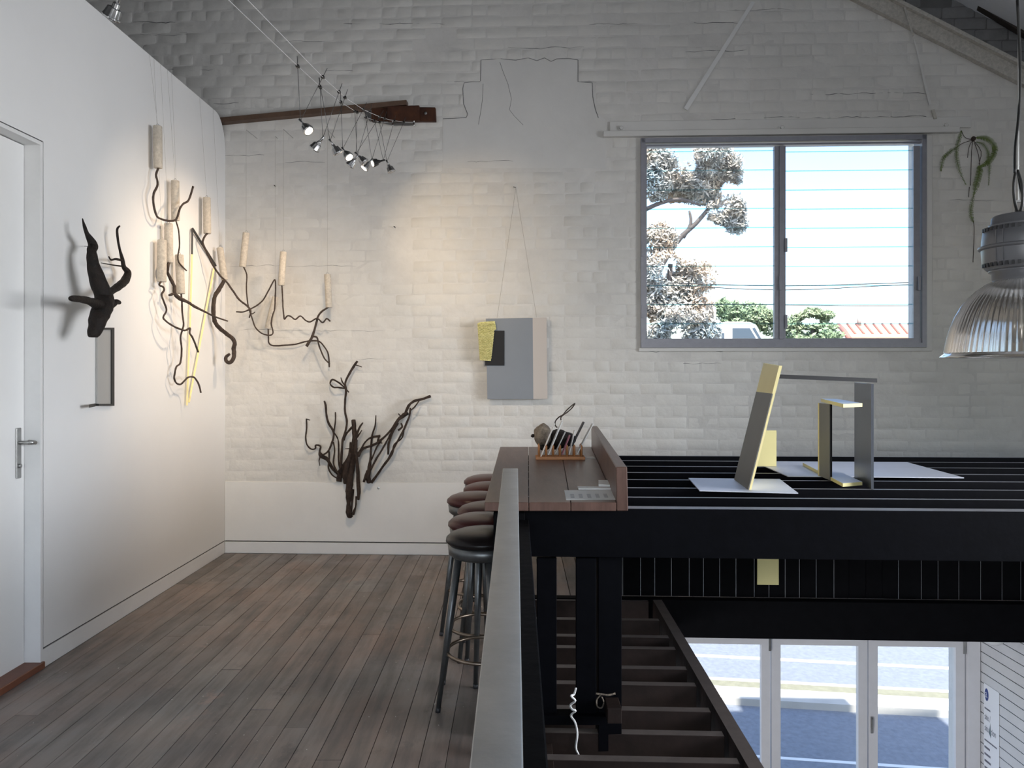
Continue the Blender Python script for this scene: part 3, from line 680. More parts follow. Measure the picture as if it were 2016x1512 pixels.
# timber newel, balusters and bottom rail below the front beam
yb0 = 3.0
def fbox(px0, px1, py0_, py1_, y0, y1, bev=.002):
    xa, xb = (px0-CX)/F*y0, (px1-CX)/F*y0; return box(xa, xb, y0, y1, EYE-(py1_-CY)/F*y0, EYE-(py0_-CY)/F*y0, bev)
bs = thing('baluster_panel', 'black balusters and bottom rail standing under the counter beam', 'balustrade', (.23, 3.02, .0))
for a, b_ in ((1057, 1096), (1134, 1174)): part(bs, 'baluster', fbox(a, b_, 1099, 1412, 3.01, 3.035), M['black'])
part(bs, 'bottom_rail', fbox(1050, 1200, 1410, 1428, 2.985, 3.05), M['black'])
single('corner_post', fbox(1178, 1224, 1094, 1480, 3.02, 3.13), M['black'], 'thick black corner post under the counter beside the open floor joists', 'post')
single('newel_post', box(-.092, .03, 2.96, 3.045, 0.0, JZ-.01, .003), M['blackmatt'], 'black newel post behind the steel handrail beside the stools', 'post')
single('stub_block', fbox(1196, 1224, 1395, 1425, 2.90, 3.0), M['joist'], 'short dark timber block at the foot of the corner post', 'block')
single('edge_plank', box(.075, .135, 1.5, 2.95, -.03, -.004, .002), M['joist'], 'short brown plank edge under the handrail by the white flex', 'plank')
# white flex
def c7(x, y): return 1000+x/3.5, 1080+y/3.5
fx_pts = [(468, 962), (455, 1005), (434, 1016), (464, 1048), (430, 1078), (442, 1108), (466, 1118), (434, 1150), (464, 1200), (478, 1280), (468, 1370), (490, 1430), (515, 1520), (520, 1640)]
single('white_flex', tube([at(*c7(x, y), 2.93+.01*math.sin(i*2)) for i, (x, y) in enumerate(fx_pts)], .0042, 6, 4), M['card'], 'white electric flex knotted round the black baluster and hanging down', 'cord', smooth=True)
fx2 = [(605, 1000), (640, 1003), (690, 1010), (740, 998)]
single('tied_cord', join(tube([at(*c7(x, y), 2.96) for x, y in fx2], .004, 6, 4), tube([at(*c7(x, y), 2.97) for x, y in [(640, 1008), (612, 1040), (615, 1085), (645, 1098), (660, 1060), (645, 1020)]], .003, 6, 4)), M['stone'], 'short tied cord looped at the foot of the black corner post', 'cord', smooth=True)

# ------------------------------------------------------------------ handrail
hr = thing('handrail', 'flat grey steel handrail running towards the viewer', 'handrail', (-.02, 2.0, 0))
part(hr, 'rail', bevel(hexa([(-.034, -2.4, 1.052), (.0105, -2.4, 1.052), (.003, 2.94, 1.052), (-.055, 2.94, 1.052), (-.034, -2.4, 1.062), (.0105, -2.4, 1.062), (.003, 2.94, 1.062), (-.055, 2.94, 1.062)]), .002, 2), M['rail'], True)
part(hr, 'timber_capping', box(-.02, .046, -2.4, 2.955, .80, .86, .003), M['blackmatt'])
for yy in (-2.2, -.6, .6, 1.6, 2.6): part(hr, 'bracket', box(-.02, -.008, yy, yy+.03, .855, 1.054), M['rail'])
yy = -2.32
while yy < 2.9:
    part(hr, 'slat', box(.0, .022, yy, yy+.085, .03, .80), M['blackmatt']); yy += .17
part(hr, 'lower_rail', box(-.01, .032, -2.4, 2.955, -.0, .04), M['blackmatt'])

# ------------------------------------------------------------------ counter
ct = thing('counter', 'long red-brown timber counter with a raised back edge', 'counter', (.15, 3.9, JZ))
nx, fxx = [-.127, .045, .207, .383], [-.112, .075, .285, .487]
yn, yf, zc0, zc1 = 2.935, 5.0, JZ+.001, .931
for k in range(3):
    gp = .0013
    part(ct, 'plank', bevel(hexa([(nx[k]+gp, yn, zc0), (nx[k+1]-gp, yn, zc0), (fxx[k+1]-gp, yf, zc0), (fxx[k]+gp, yf, zc0), (nx[k]+gp, yn, zc1), (nx[k+1]-gp, yn, zc1), (fxx[k+1]-gp, yf, zc1), (fxx[k]+gp, yf, zc1)]), .0015), M['counter'])
part(ct, 'upstand', bevel(hexa([(.384, yn, zc0), (.428, yn, zc0), (.53, yf, zc0), (.488, yf, zc0), (.381, yn, 1.068), (.424, yn, 1.068), (.527, yf, 1.068), (.487, yf, 1.068)]), .003), M['counter'])
part(ct, 'under_panel', hexa([(-.02, 3.05, .40), (.01, 3.05, .40), (.02, 4.95, .40), (-.01, 4.95, .40), (-.02, 3.05, JZ), (.01, 3.05, JZ), (.02, 4.95, JZ), (-.01, 4.95, JZ)]), M['blackmatt'])

# things on the counter
CT = zc1+.0006
def sheet(name, pts, th, m, label, cat, z=CT, group=None):
    P = [onz(x, y, z) for x, y in pts]; return single(name, prism(P, (0, 0, th)), m, label, cat, group)
def c3(x, y): return 1020+x/6.575, 780+y/6.575
sh = thing('price_list', 'large printed white sheet lying at the near end of the counter', 'paper', onz(1165, 975, CT))
Psh = [onz(*c3(x, y), CT) for x, y in ((598, 1218), (1230, 1212), (1290, 1340), (622, 1348))]
part(sh, 'page', prism(list(reversed(Psh)), (0, 0, .0006)), M['card'])
for k in range(5):
    a, b_ = .10+.165*k, .10+.165*k+.075
    gs = []
    for j in range(5):
        t0, t1 = .42+.085*j, .42+.085*j+.04
        q = lambda s, t: Psh[0]*(1-s)*(1-t)+Psh[1]*s*(1-t)+Psh[2]*s*t+Psh[3]*(1-s)*t+Vector((0, 0, .0008))
        gs.append(([q(a, t0), q(a, t1), q(b_, t1), q(b_, t0)], [(0, 1, 2, 3)]))
    part(sh, 'print_block', join(*gs), M['print'])
sheet('pamphlet', [c3(770, 1182), c3(1190, 1190), c3(1200, 1210), c3(780, 1210)][::-1], .006, M['card'], 'thin pale pamphlet lying just behind the printed sheet', 'pamphlet')
sheet('card_block', [c3(1040, 1118), c3(1200, 1118), c3(1212, 1185), c3(1042, 1172)][::-1], .012, M['card'], 'small pale stack of cards against the counter upstand', 'cards')
sheet('paper_slip', [c3(868, 778), c3(970, 778), c3(1000, 806), c3(874, 808)][::-1], .001, M['card'], 'small cream slip of paper between the rack and the upstand', 'paper')
# rack
ry0 = onz(1087, 905, CT).y
def rx(cx): return (c3(cx, 0)[0]-CX)/F*ry0
rk = thing('card_rack', 'small honey-coloured wooden peg rack holding cards', 'rack', ((rx(230)+rx(870))/2, ry0, CT))
part(rk, 'front_rail', box(rx(230), rx(868), ry0-.006, ry0+.004, CT, CT+.017, .0015), M['rackwood'])
part(rk, 'rear_rail', box(rx(230), rx(868), ry0+.075, ry0+.085, CT, CT+.017, .0015), M['rackwood'])
pegx = [272, 365, 455, 545, 637, 730, 822]
for cx in pegx:
    for yo in (.0, .08):
        part(rk, 'peg', tube([(rx(cx), ry0+yo, CT+.012), (rx(cx), ry0+yo, CT+.075), (rx(cx), ry0+yo, CT+.083)], [.0055, .0055, .002], 8), M['rackwood'], True)
cards = [((292, 790), (472, 360), .004, 'card', 'tall plain white card at the left end of the rack', .12), ((385, 760), (565, 330), .007, 'card', 'tall white booklet second in the rack', .13), ((480, 740), (610, 470), .003, 'card', 'short pale card third in the rack', .09), ((565, 760), (665, 510), .006, 'pinkcard', 'short pink card in the middle of the rack', .10), ((655, 755), (730, 450), .005, 'card', 'cream card with a wide top behind the pink card', .10), ((690, 650), (845, 340), .008, 'darkcard', 'tall dark booklet with white edges in the rack', .12), ((760, 750), (968, 362), .005, 'card', 'tall white card at the right end of the rack leaning on the upstand', .13)]
for (a, b_, th, mn, lab, wd) in cards:
    p0 = at(*c3(*a), ry0+.02); p1 = at(*c3(*b_), ry0+.02); n_ = Vector((th, 0, 0))
    single('card', prism([p0, p0+Vector((0, wd*.55, 0)), p1+Vector((0, wd*.55, 0)), p1], n_), M[mn], lab, 'card', 'cards in the peg rack')
# weathered lump with black core and looped cord
def blob(cx, cy, d, rx_, rz_, ry_, seed, amp=.25, sub=3):
    bm = bmesh.new(); bmesh.ops.create_icosphere(bm, subdivisions=sub, radius=1)
    c = at(*c3(cx, cy), d)
    for v in bm.verts:
        n_ = v.co.normalized(); k = 1+amp*mnoise.noise(n_*1.6+Vector((seed, 0, 0)))+amp*.4*mnoise.noise(n_*4+Vector((0, seed, 0)))
        v.co = c+Vector((n_.x*rx_*k, n_.y*ry_*k, n_.z*rz_*k))
    bm.verts.index_update(); r = ([v.co.copy() for v in bm.verts], [tuple(v.index for v in f.verts) for f in bm.faces]); bm.free(); return r
s = d_l = ry0+.30
px2m = d_l/F/6.575
lump = thing('driftwood_lump', 'weathered grey driftwood knot with a black core behind the card rack', 'driftwood', (at(*c3(450, 640), d_l).x, d_l, CT))
part(lump, 'pale_wood', blob(315, 500, d_l, 118*px2m, 140*px2m, .07, 3.1, .16, 4), M['stone'], True)
part(lump, 'black_core', blob(540, 560, d_l+.03, 200*px2m, 125*px2m, .08, 8.7, .2, 4), M['darkwood'], True)
part(lump, 'black_foot', blob(345, 655, d_l, 75*px2m, 45*px2m, .05, 5.2, .3), M['darkwood'], True)
part(lump, 'black_knot', blob(190, 512, d_l, 24*px2m, 24*px2m, .02, 2.2, .2), M['darkwood'], True)
cd = [(505, 405), (480, 375), (485, 320), (530, 270), (580, 240), (640, 170), (735, 92), (700, 150), (640, 205), (590, 240), (555, 275), (555, 310)]
part(lump, 'looped_root', tube([at(*c3(x, y), d_l-.01+.012*math.sin(i)) for i, (x, y) in enumerate(cd)], [8*px2m]*len(cd), 7, 4, .2), M['twig'], True)

# ------------------------------------------------------------------ stools
def stool_proto():
    t = thing('bar_stool', 'x', 'stool', (0, 0, 0), 0, 'bar stools along the counter')
    part(t, 'seat', lathe([(.110, .700), (.150, .702), (.164, .714), (.162, .728), (.144, .744), (.110, .756), (.06, .762), (.001, .764)], 40), M['maroon'], True, local=True)
    part(t, 'seat_ring', lathe([(.110, .648), (.138, .650), (.152, .662), (.156, .700), (.142, .703)], 40), M['stoolmetal'], True, local=True)
    for k in range(4):
        a = math.radians(194+90*k); c, s_ = math.cos(a), math.sin(a)
        part(t, 'leg', tube([(.112*c, .112*s_, .656), (.198*c, .198*s_, .012)], [.0185, .0105], 10), M['stoolmetal'], True, local=True)
        part(t, 'leg_tip', tube([(.1965*c, .1965*s_, .02), (.1995*c, .1995*s_, .0)], [.0125, .0115], 10), M['pdark'], True, local=True)
    part(t, 'foot_ring', torus(.158, .0080, .245, 40, 8), M['brass'], True, local=True)
    return t
proto = stool_proto()
spots = [(-.140, 3.255, 0), (-.160, 3.575, 12), (-.140, 3.88, 30), (-.222, 4.19, 5), (-.158, 4.56, 20), (-.178, 4.88, 40)]
slab = ['black-seated bar stool nearest the viewer', 'maroon-seated bar stool second from the viewer', 'maroon-seated bar stool third from the viewer, pushed under the counter', 'maroon-seated bar stool fourth from the viewer, pulled out furthest', 'maroon-seated bar stool fifth from the viewer', 'maroon-seated bar stool farthest from the viewer near the brick wall']
for i, (x, y, a) in enumerate(spots):
    if i == 0: r = proto; kids = []
    else:
        r = proto.copy(); COL.objects.link(r)
        for ch in list(proto.children):
            c = ch.copy(); COL.objects.link(c); c.parent = r
    r.location = (x, y, 0); r.rotation_euler = (0, 0, math.radians(a)); r['label'] = slab[i]
for ch in proto.children:
    if ch.name.startswith('seat') and 'ring' not in ch.name:
        ch.data = ch.data.copy(); ch.data.materials[0] = M['blackvinyl']

# ------------------------------------------------------------------ tension cables and track lamps
def cabpts(pts): return [at(x, y, d) for x, y, d in pts]
cA = [(-1.75, -3.3, 3.55), (-1.50, 0.6, 3.20)]
A_pts = [Vector(c) for c in cA]+cabpts([(450, 0, 3.15), (585, 129, 4.02), (630.6, 170.6, 4.35), (672, 202, 4.78), (702, 220.5, 5.10), (722, 231.5, 5.32), (747.6, 240.5, 5.55), (772, 242, 5.80)])
B_pts = [Vector((-1.55, -3.3, 3.55)), Vector((-1.36, 0.6, 3.2))]+cabpts([(487.7, 0, 3.15), (635.3, 151.6, 4.05), (667.5, 180.6, 4.35), (680, 192.5, 4.5), (716, 216, 4.85), (747.6, 230, 5.15), (767.5, 236, 5.45), (796, 240.5, 5.7), (814, 241, 5.80)])
single('tension_cable', tube(A_pts, .0016, 6, 1), M['cable'], 'left white tension cable carrying the small spotlights', 'cable', 'tension cables of the spotlights', smooth=True)
single('tension_cable', tube(B_pts, .0016, 6, 1), M['cable'], 'right white tension cable carrying the small spotlights', 'cable', 'tension cables of the spotlights', smooth=True)
def near(pts, y):
    for p, q in zip(pts, pts[1:]):
        if p.y <= y <= q.y: return p+(q-p)*((y-p.y)/(q.y-p.y))
    return pts[-1].copy()
SPOTS = []
def lamp(joint, d, A, Bc, aim, lit, black, label, spot=None, size=1.0):
    j = at(*joint, d); D = Vector(aim).normalized()
    t = thing('spotlight', label, 'spotlight', j, 0, 'spotlights on the tension cables')
    for k, cl in enumerate((A, Bc)):
        if cl is None: continue
        c = at(cl[0], cl[1], cl[2]); e = (c-j).normalized()
        part(t, 'rod', tube([j, c+e*.055], .0016, 5), M['rod'], True)
        part(t, 'clamp', xf(box(-.008, .008, -.012, .012, -.006, .006), Matrix.Translation(c)), M['lampblack'])
    part(t, 'stem', tube([j-D*.012, j+D*.035], [.006, .0075], 8), M['lampsteel'] if not black else M['lampblack'], True)
    MA = align(j+D*.03, D)
    pr = [(.009, -.004), (.0115, 0), (.0115, .0138), (.0118, .0142), (.0215, .0152), (.022, .016), (.0272, .0435), (.0275, .0438), (.029, .044), (.029, .053)]
    pr = [(r*size, z_*size) for r, z_ in pr]
    part(t, 'reflector', xf(lathe(pr, 36, .06, 9), MA), M['lampblack'] if black else M['lampsteel'], True)
    part(t, 'bulb', xf(lathe([(.023*size, .0505*size), (.023*size, .054*size), (.012*size, .0565*size)], 20), MA), M['bulbon'] if lit else M['bulboff'], True)
    front = j+D*(.03+.065*size)
    if spot: SPOTS.append((front, spot, label))
    return t
lamp((591.4, 238), 4.02, (586, 130.5, 4.03), (635.5, 151.6, 4.06), (.10, -.045, -.12), True, False, 'lit spotlight nearest on the cables, aimed towards the viewer', (onx(330, 470, LX), 1))
lamp((635.5, 271.7), 4.33, (630, 171, 4.35), (667.5, 181, 4.37), (-.12, .05, -.12), False, False, 'unlit spotlight second along the cables, tilted left')
lamp((649.8, 277.6), 4.42, (631, 172, 4.38), (679, 192, 4.48), (.09, .03, -.14), False, False, 'unlit ribbed spotlight third along the cables, tilted right')
lamp((674.8, 293), 4.75, (671, 201, 4.77), (715, 215, 4.85), (.10, -.06, -.13), True, False, 'bright lit spotlight fourth along the cables')
lamp((703.3, 307.4), 4.98, (698.6, 219, 5.06), (728, 221, 4.98), (-.11, .02, -.13), False, False, 'unlit spotlight hanging close beside the bright fourth one')
lamp((701, 302.6), 5.08, (703, 221, 5.10), (747, 230, 5.15), (.12, .0, -.12), False, False, 'unlit spotlight behind the bright fourth one, tilted right')
lamp((732, 314.5), 5.22, (720, 231, 5.30), (757, 233, 5.28), (-.11, -.04, -.14), True, False, 'lit spotlight left of the black one')
lamp((754.5, 315.7), 5.38, (737, 237, 5.45), (776, 238, 5.52), (-.14, -.07, -.06), True, True, 'black spotlight with a lit bulb near the wall')
lamp((761.7, 318), 5.50, (747, 240.5, 5.54), (795, 240.5, 5.68), (.07, .0, -.15), False, False, 'unlit chrome spotlight at the wall end of the cables')
lamp((236, -6), 2.95, (243, -90, 2.95), None, (-.10, .05, -.15), False, False, 'unlit ribbed spotlight at the top left above the partition', size=1.15)
def spotl(name, loc, target, energy, ang, color=(1.0, .80, .58), blend=.9):
    o = light('SPOT', name, loc, target, energy, color, spot_size=math.radians(ang), spot_blend=blend, shadow_soft_size=.03); return o
lampA = near(A_pts, 4.02); lampM = at(684.8, 312, 4.62); lampQ = at(722, 332, 5.12); lampK = at(738, 324, 5.30)
spotl('spotlight_beam', at(603, 262, 3.90), onx(365, 600, LX), 42, 85, blend=1.0)
spotl('spotlight_beam', lampM, onwall(915, 470), 26, 60, (1.0, .74, .44))
spotl('spotlight_beam', lampQ, onx(365, 620, LX), 72, 84, (1.0, .74, .50), 1.0)
spotl('spotlight_beam', at(690, 330, 4.0), onwall(740, 960), 66, 120, (1, .78, .54), 1.0)

# ------------------------------------------------------------------ hanging cylinders with twigs
def q2(x, y): return 280+x/4.5825, 230+y/4.5825
def q3(x, y): return 280+x/4.4475, 480+y/4.4475
def dleft(px_, off): return (LX+off)/((px_-CX)/F)
def dwall(px_, off): return onwall(px_, 600, off).y
cyl = {
 1: ((310.3, 248.5), (311, 331), 17, 'L', .055), 2: ((344.8, 356), (345.5, 434), 15.7, 'L', .055), 3: ((407, 389), (408, 460), 14.4, 'L', .055),
 4: ((331.7, 440), (332.4, 517.6), 16, 'L', .055), 5: ((319, 472.7), (318.4, 555), 17.5, 'L', .055), 6: ((353, 501.7), (355.8, 578.5), 16, 'L', .055),
 7: ((432.8, 488), (442.3, 551.5), 13, 'L', .055), 8: ((484.7, 458), (477.5, 525.7), 13, 'W', .22), 9: ((558, 495.6), (553.6, 562), 12.8, 'W', .22),
 10: ((644.7, 540), (647.6, 605.5), 12.8, 'W', .20), 11: ((542, 584), (526.9, 647), 11.5, 'W', .05)}
clab = {1: 'topmost cream cylinder on the left partition holding a looping dark twig', 2: 'cream cylinder hanging second from the top with a thin wavy twig', 3: 'cream cylinder near the corner with a long curved twig running right', 4: 'cream cylinder half hidden behind its neighbour with a thick forked branch', 5: 'lowest left cream cylinder with a crooked stepped twig', 6: 'cream cylinder with the long twig that ends in a low hook', 7: 'tilted cream cylinder with a thick black vine curling into a hook', 8: 'leftmost cream cylinder in front of the brick wall with a thin looping twig', 9: 'cream cylinder in front of the bricks with a wavy zigzag twig', 10: 'rightmost cream cylinder with a forked dark twig', 11: 'lowest greyish cylinder close to the bricks with a long trailing twig'}
tw = {
 1: [([q2(*p_) for p_ in [(155, 462), (125, 525), (140, 610), (105, 690), (100, 770), (128, 890), (180, 925), (260, 940), (310, 920), (340, 830), (370, 785), (420, 750), (460, 628)]], [4.2]*13)],
 2: [([q2(*p_) for p_ in [(303, 936), (325, 1010), (335, 1100), (335, 1180), (322, 1260), (335, 1320), (400, 1388)]], [3]*7)],
 3: [([q2(*p_) for p_ in [(605, 1050), (570, 1070), (550, 1110), (550, 1150), (600, 1260), (640, 1340), (700, 1430)]]+[q3(*p_) for p_ in [(735, 330), (800, 420), (850, 490), (920, 545), (950, 590), (937, 648)]], [3.8]*11+[3.4, 2.6]), ([q3(950, 612), q3(968, 612), q3(988, 596)], [2.6, 2.4, 1.6])],
 4: [([q3(*p_) for p_ in [(238, 165), (225, 200), (222, 250), (250, 310), (280, 370), (283, 425), (300, 455), (340, 485), (400, 510), (460, 550), (560, 600), (640, 640), (750, 678)]], [6, 6, 6, 6.5, 7, 7.5, 8, 8.5, 6, 5.5, 4, 3.6, 3.2]), ([q3(285, 432), q3(252, 445), q3(230, 452)], [6, 5, 3.5])],
 5: [([q3(*p_) for p_ in [(155, 332), (150, 360), (185, 380), (190, 410), (170, 445), (190, 510), (213, 580), (185, 640), (200, 670), (270, 720), (340, 750), (380, 758), (418, 738), (415, 780), (440, 820), (465, 880), (490, 948)]], [3.8]*17)],
 6: [([q3(*p_) for p_ in [(347, 436), (347, 500), (350, 600), (362, 700), (350, 760), (335, 820), (345, 920), (335, 1040), (300, 1075), (285, 1130), (280, 1180), (300, 1220), (335, 1230), (370, 1200), (400, 1170), (440, 1165), (465, 1180), (495, 1230), (515, 1305)]], [3.6]*19)],
 7: [([q3(*p_) for p_ in [(724, 316), (680, 390), (640, 450), (625, 530), (625, 620), (640, 690), (680, 740), (740, 790), (790, 830), (810, 870), (800, 920), (805, 970), (790, 1020), (760, 1042), (735, 1025), (735, 990), (765, 965)]], [6.5, 8, 8, 8, 8, 8, 8, 8, 8.4, 8, 8, 8, 8, 7.5, 7, 6, 5])],
 8: [([q3(*p_) for p_ in [(903, 206), (915, 270), (912, 380), (918, 470), (930, 550), (965, 660), (990, 730), (1040, 780), (1100, 800), (1135, 795), (1145, 770), (1130, 700), (1140, 630), (1160, 570), (1165, 470), (1168, 380), (1163, 315), (1145, 335), (1100, 420), (1060, 490), (1010, 535), (940, 575), (880, 597), (825, 595)]], [2.8]*24)],
 9: [([q3(*p_) for p_ in [(1235, 366), (1228, 450), (1232, 550), (1240, 630), (1246, 660), (1270, 632), (1300, 635), (1340, 662), (1385, 632), (1430, 670), (1470, 683), (1520, 655), (1545, 660), (1580, 690), (1615, 655), (1645, 678)]], [3]*16)],
 10: [([q3(*p_) for p_ in [(1622, 556), (1570, 595), (1540, 635), (1525, 690), (1500, 780), (1480, 830), (1438, 897)]], [3.2, 4, 4, 4.5, 5, 5.5, 6]), ([q3(*p_) for p_ in [(1490, 812), (1530, 820), (1545, 880), (1570, 950), (1600, 1010), (1642, 1050)]], [4, 3.4, 3.4, 3.2, 3, 2.6])],
 11: [([q3(*p_) for p_ in [(1112, 740), (1105, 820), (1110, 870), (1150, 892), (1250, 888), (1340, 880), (1420, 858), (1480, 850), (1550, 855), (1600, 910), (1630, 970), (1638, 1080)]], [3]*12)]}
for k, (tp, bt, wpx, side, off) in cyl.items():
    dc = dleft(tp[0], off) if side == 'L' else dwall(tp[0], off)
    p0, p1 = at(*tp, dc), at(*bt, dc); r = wpx*dc/F/2
    t = thing('hanging_cylinder', clab[k], 'sculpture', p1, 0, 'hanging cylinders with twigs')
    ax = (p0-p1).normalized(); Lc = (p0-p1).length
    part(t, 'cylinder', xf(lathe([(r*.93, 0), (r, .004), (r*1.01, Lc*.5), (r, Lc-.004), (r*.93, Lc)], 20), align(p1, ax)), M['paper'], True)
    part(t, 'hook', xf(torus(.008, .0016, 0, 12, 5), align(p0+Vector((0, 0, .006)), (0, 1, 0))), M['steel'], True)
    top = 3.40 if side == 'L' else onwall(500, 268).z
    pt_ = Vector((LX+.004, p0.y, 3.395)) if side == 'L' else Vector((p0.x, p0.y, top-.02))
    part(t, 'wire', tube([p0+Vector((0, 0, .012)), pt_], .0007, 4), M['string'])
    if side == 'W': part(t, 'wall_peg', tube([pt_, pt_-EV*(off+.004)], .0018, 5), M['steel'])
    for pts, wd in tw[k]:
        P = []
        for i, (x, y) in enumerate(pts):
            d = dc
            if side == 'L': d = dc+.55*(min(dleft(min(x, 640), off+.02), 5.66)-dc)
            d = min(d, dwall(x, .05))
            P.append(at(x, y, d+.012*math.sin(i*1.3+k)))
        if pts is tw[k][0][0]: P[0] = P[0]*.3+(p1+ax*.004)*.7
        part(t, 'twig', tube(P, [w_*dc/F/2 for w_ in wd], 8, 4, .25, 60), M['twig'], True)

# ------------------------------------------------------------------ yellow and charcoal rod triangle on the partition
rt = thing('rod_triangle', 'tall narrow triangle of pale yellow and charcoal rods against the partition', 'sculpture', onx(368, 798, LX+.02))
def lbar(pts, wpx, m, name):
    P = [onx(x, y, LX+.018) for x, y in pts]; part(rt, name, tube(P, [wpx*5.4/F/2]*len(P), 8), m)
lbar([(378.5, 452), (378, 501)], 3.6, M['charcoal'], 'charcoal_rod')
lbar([(378, 501), (374, 640), (368, 798)], 3.8, M['yellow'], 'yellow_rod')
lbar([(379, 450), (424.5, 523)], 4.6, M['charcoal'], 'charcoal_rod')
lbar([(421.5, 527), (372, 792)], 3.8, M['yellow'], 'yellow_rod')

# ------------------------------------------------------------------ black driftwood and the grey frame on the partition
def q5(x, y): return 130+x/3.78, 420+y/3.78
dw = thing('wall_driftwood', 'charred black driftwood with antler-like branches mounted on the partition', 'sculpture', onx(205, 640, LX+.15))
def dwt(pts, name='branch', sub=5, rough=.18):
    P, R = [], []
    for x, y, r, off in pts:
        px_, py_ = q5(x, y); p = onx(px_, py_, LX+off); P.append(p); R.append(r/3.78*p.y/F)
    return part(dw, name, tube(P, R, 14, sub, rough, 22), M['darkwood'], True)
dwt([(122, 38, 3, .10), (135, 90, 10, .11), (155, 150, 16, .12), (180, 195, 26, .12), (200, 245, 35, .12), (190, 290, 33, .13), (200, 370, 43, .14), (225, 460, 52, .15), (255, 550, 62, .16), (285, 630, 66, .17), (275, 690, 72, .18), (245, 770, 64, .19), (222, 850, 56, .19), (205, 900, 42, .19), (203, 922, 30, .19)], 'trunk', 6)
dwt([(38, 634, 20, .27), (52, 634, 23, .26), (120, 640, 26, .24), (190, 660, 32, .21), (255, 690, 48, .18)], 'stub')
dwt([(398, 664, 15, .17), (370, 660, 22, .17), (320, 690, 34, .17), (280, 700, 40, .17)], 'stub')
dwt([(300, 610, 26, .15), (345, 575, 26, .13), (395, 540, 29, .12), (440, 500, 31, .10), (458, 440, 25, .09), (430, 400, 17, .08), (420, 345, 13, .08), (400, 270, 10, .08), (385, 190, 9, .08), (381, 120, 8, .08), (398, 95, 6, .08)], 'antler')
dwt([(415, 350, 9, .08), (370, 340, 8, .09), (335, 346, 7, .10), (318, 323, 5, .11)], 'twig')
dwt([(415, 394, 6, .08), (350, 385, 5, .10), (260, 369, 3, .13)], 'twig')
dwt([(138, 245, 2, .005), (160, 246, 2, .12)], 'wall_pin')
gf = thing('grey_frame', 'narrow grey panel with a charcoal edge on the partition below the driftwood', 'artwork', onx(200, 800, LX))
def lw(pts, x0, x1):
    P = [onx(px_, py_, LX) for px_, py_ in pts]; return prism([(LX+x0, p.y, p.z) for p in P], (x1-x0, 0, 0))
part(gf, 'panel', lw([(187.5, 648), (187.5, 796), (214, 796), (214, 648)], .002, .012), M['framegrey'])
part(gf, 'frame_side', lw([(213.5, 645), (213.5, 799), (218.5, 799), (218.5, 645)], .002, .020), M['charcoal'])
part(gf, 'frame_top', lw([(187.5, 645), (187.5, 649), (213.5, 649), (213.5, 645)], .002, .020), M['charcoal'])
part(gf, 'frame_bottom', lw([(187.5, 795), (187.5, 799), (213.5, 799), (213.5, 795)], .002, .020), M['charcoal'])
e0, e1 = onx(187.5, 797, LX), onx(168, 799, LX+.02)
part(gf, 'foot', prism([(LX+.002, e0.y, e0.z-.008), (LX+.002, e0.y, e0.z+.008), (LX+.05, e0.y-.15, e0.z+.008), (LX+.05, e0.y-.15, e0.z-.008)], (.006, -.012, 0)), M['charcoal'])

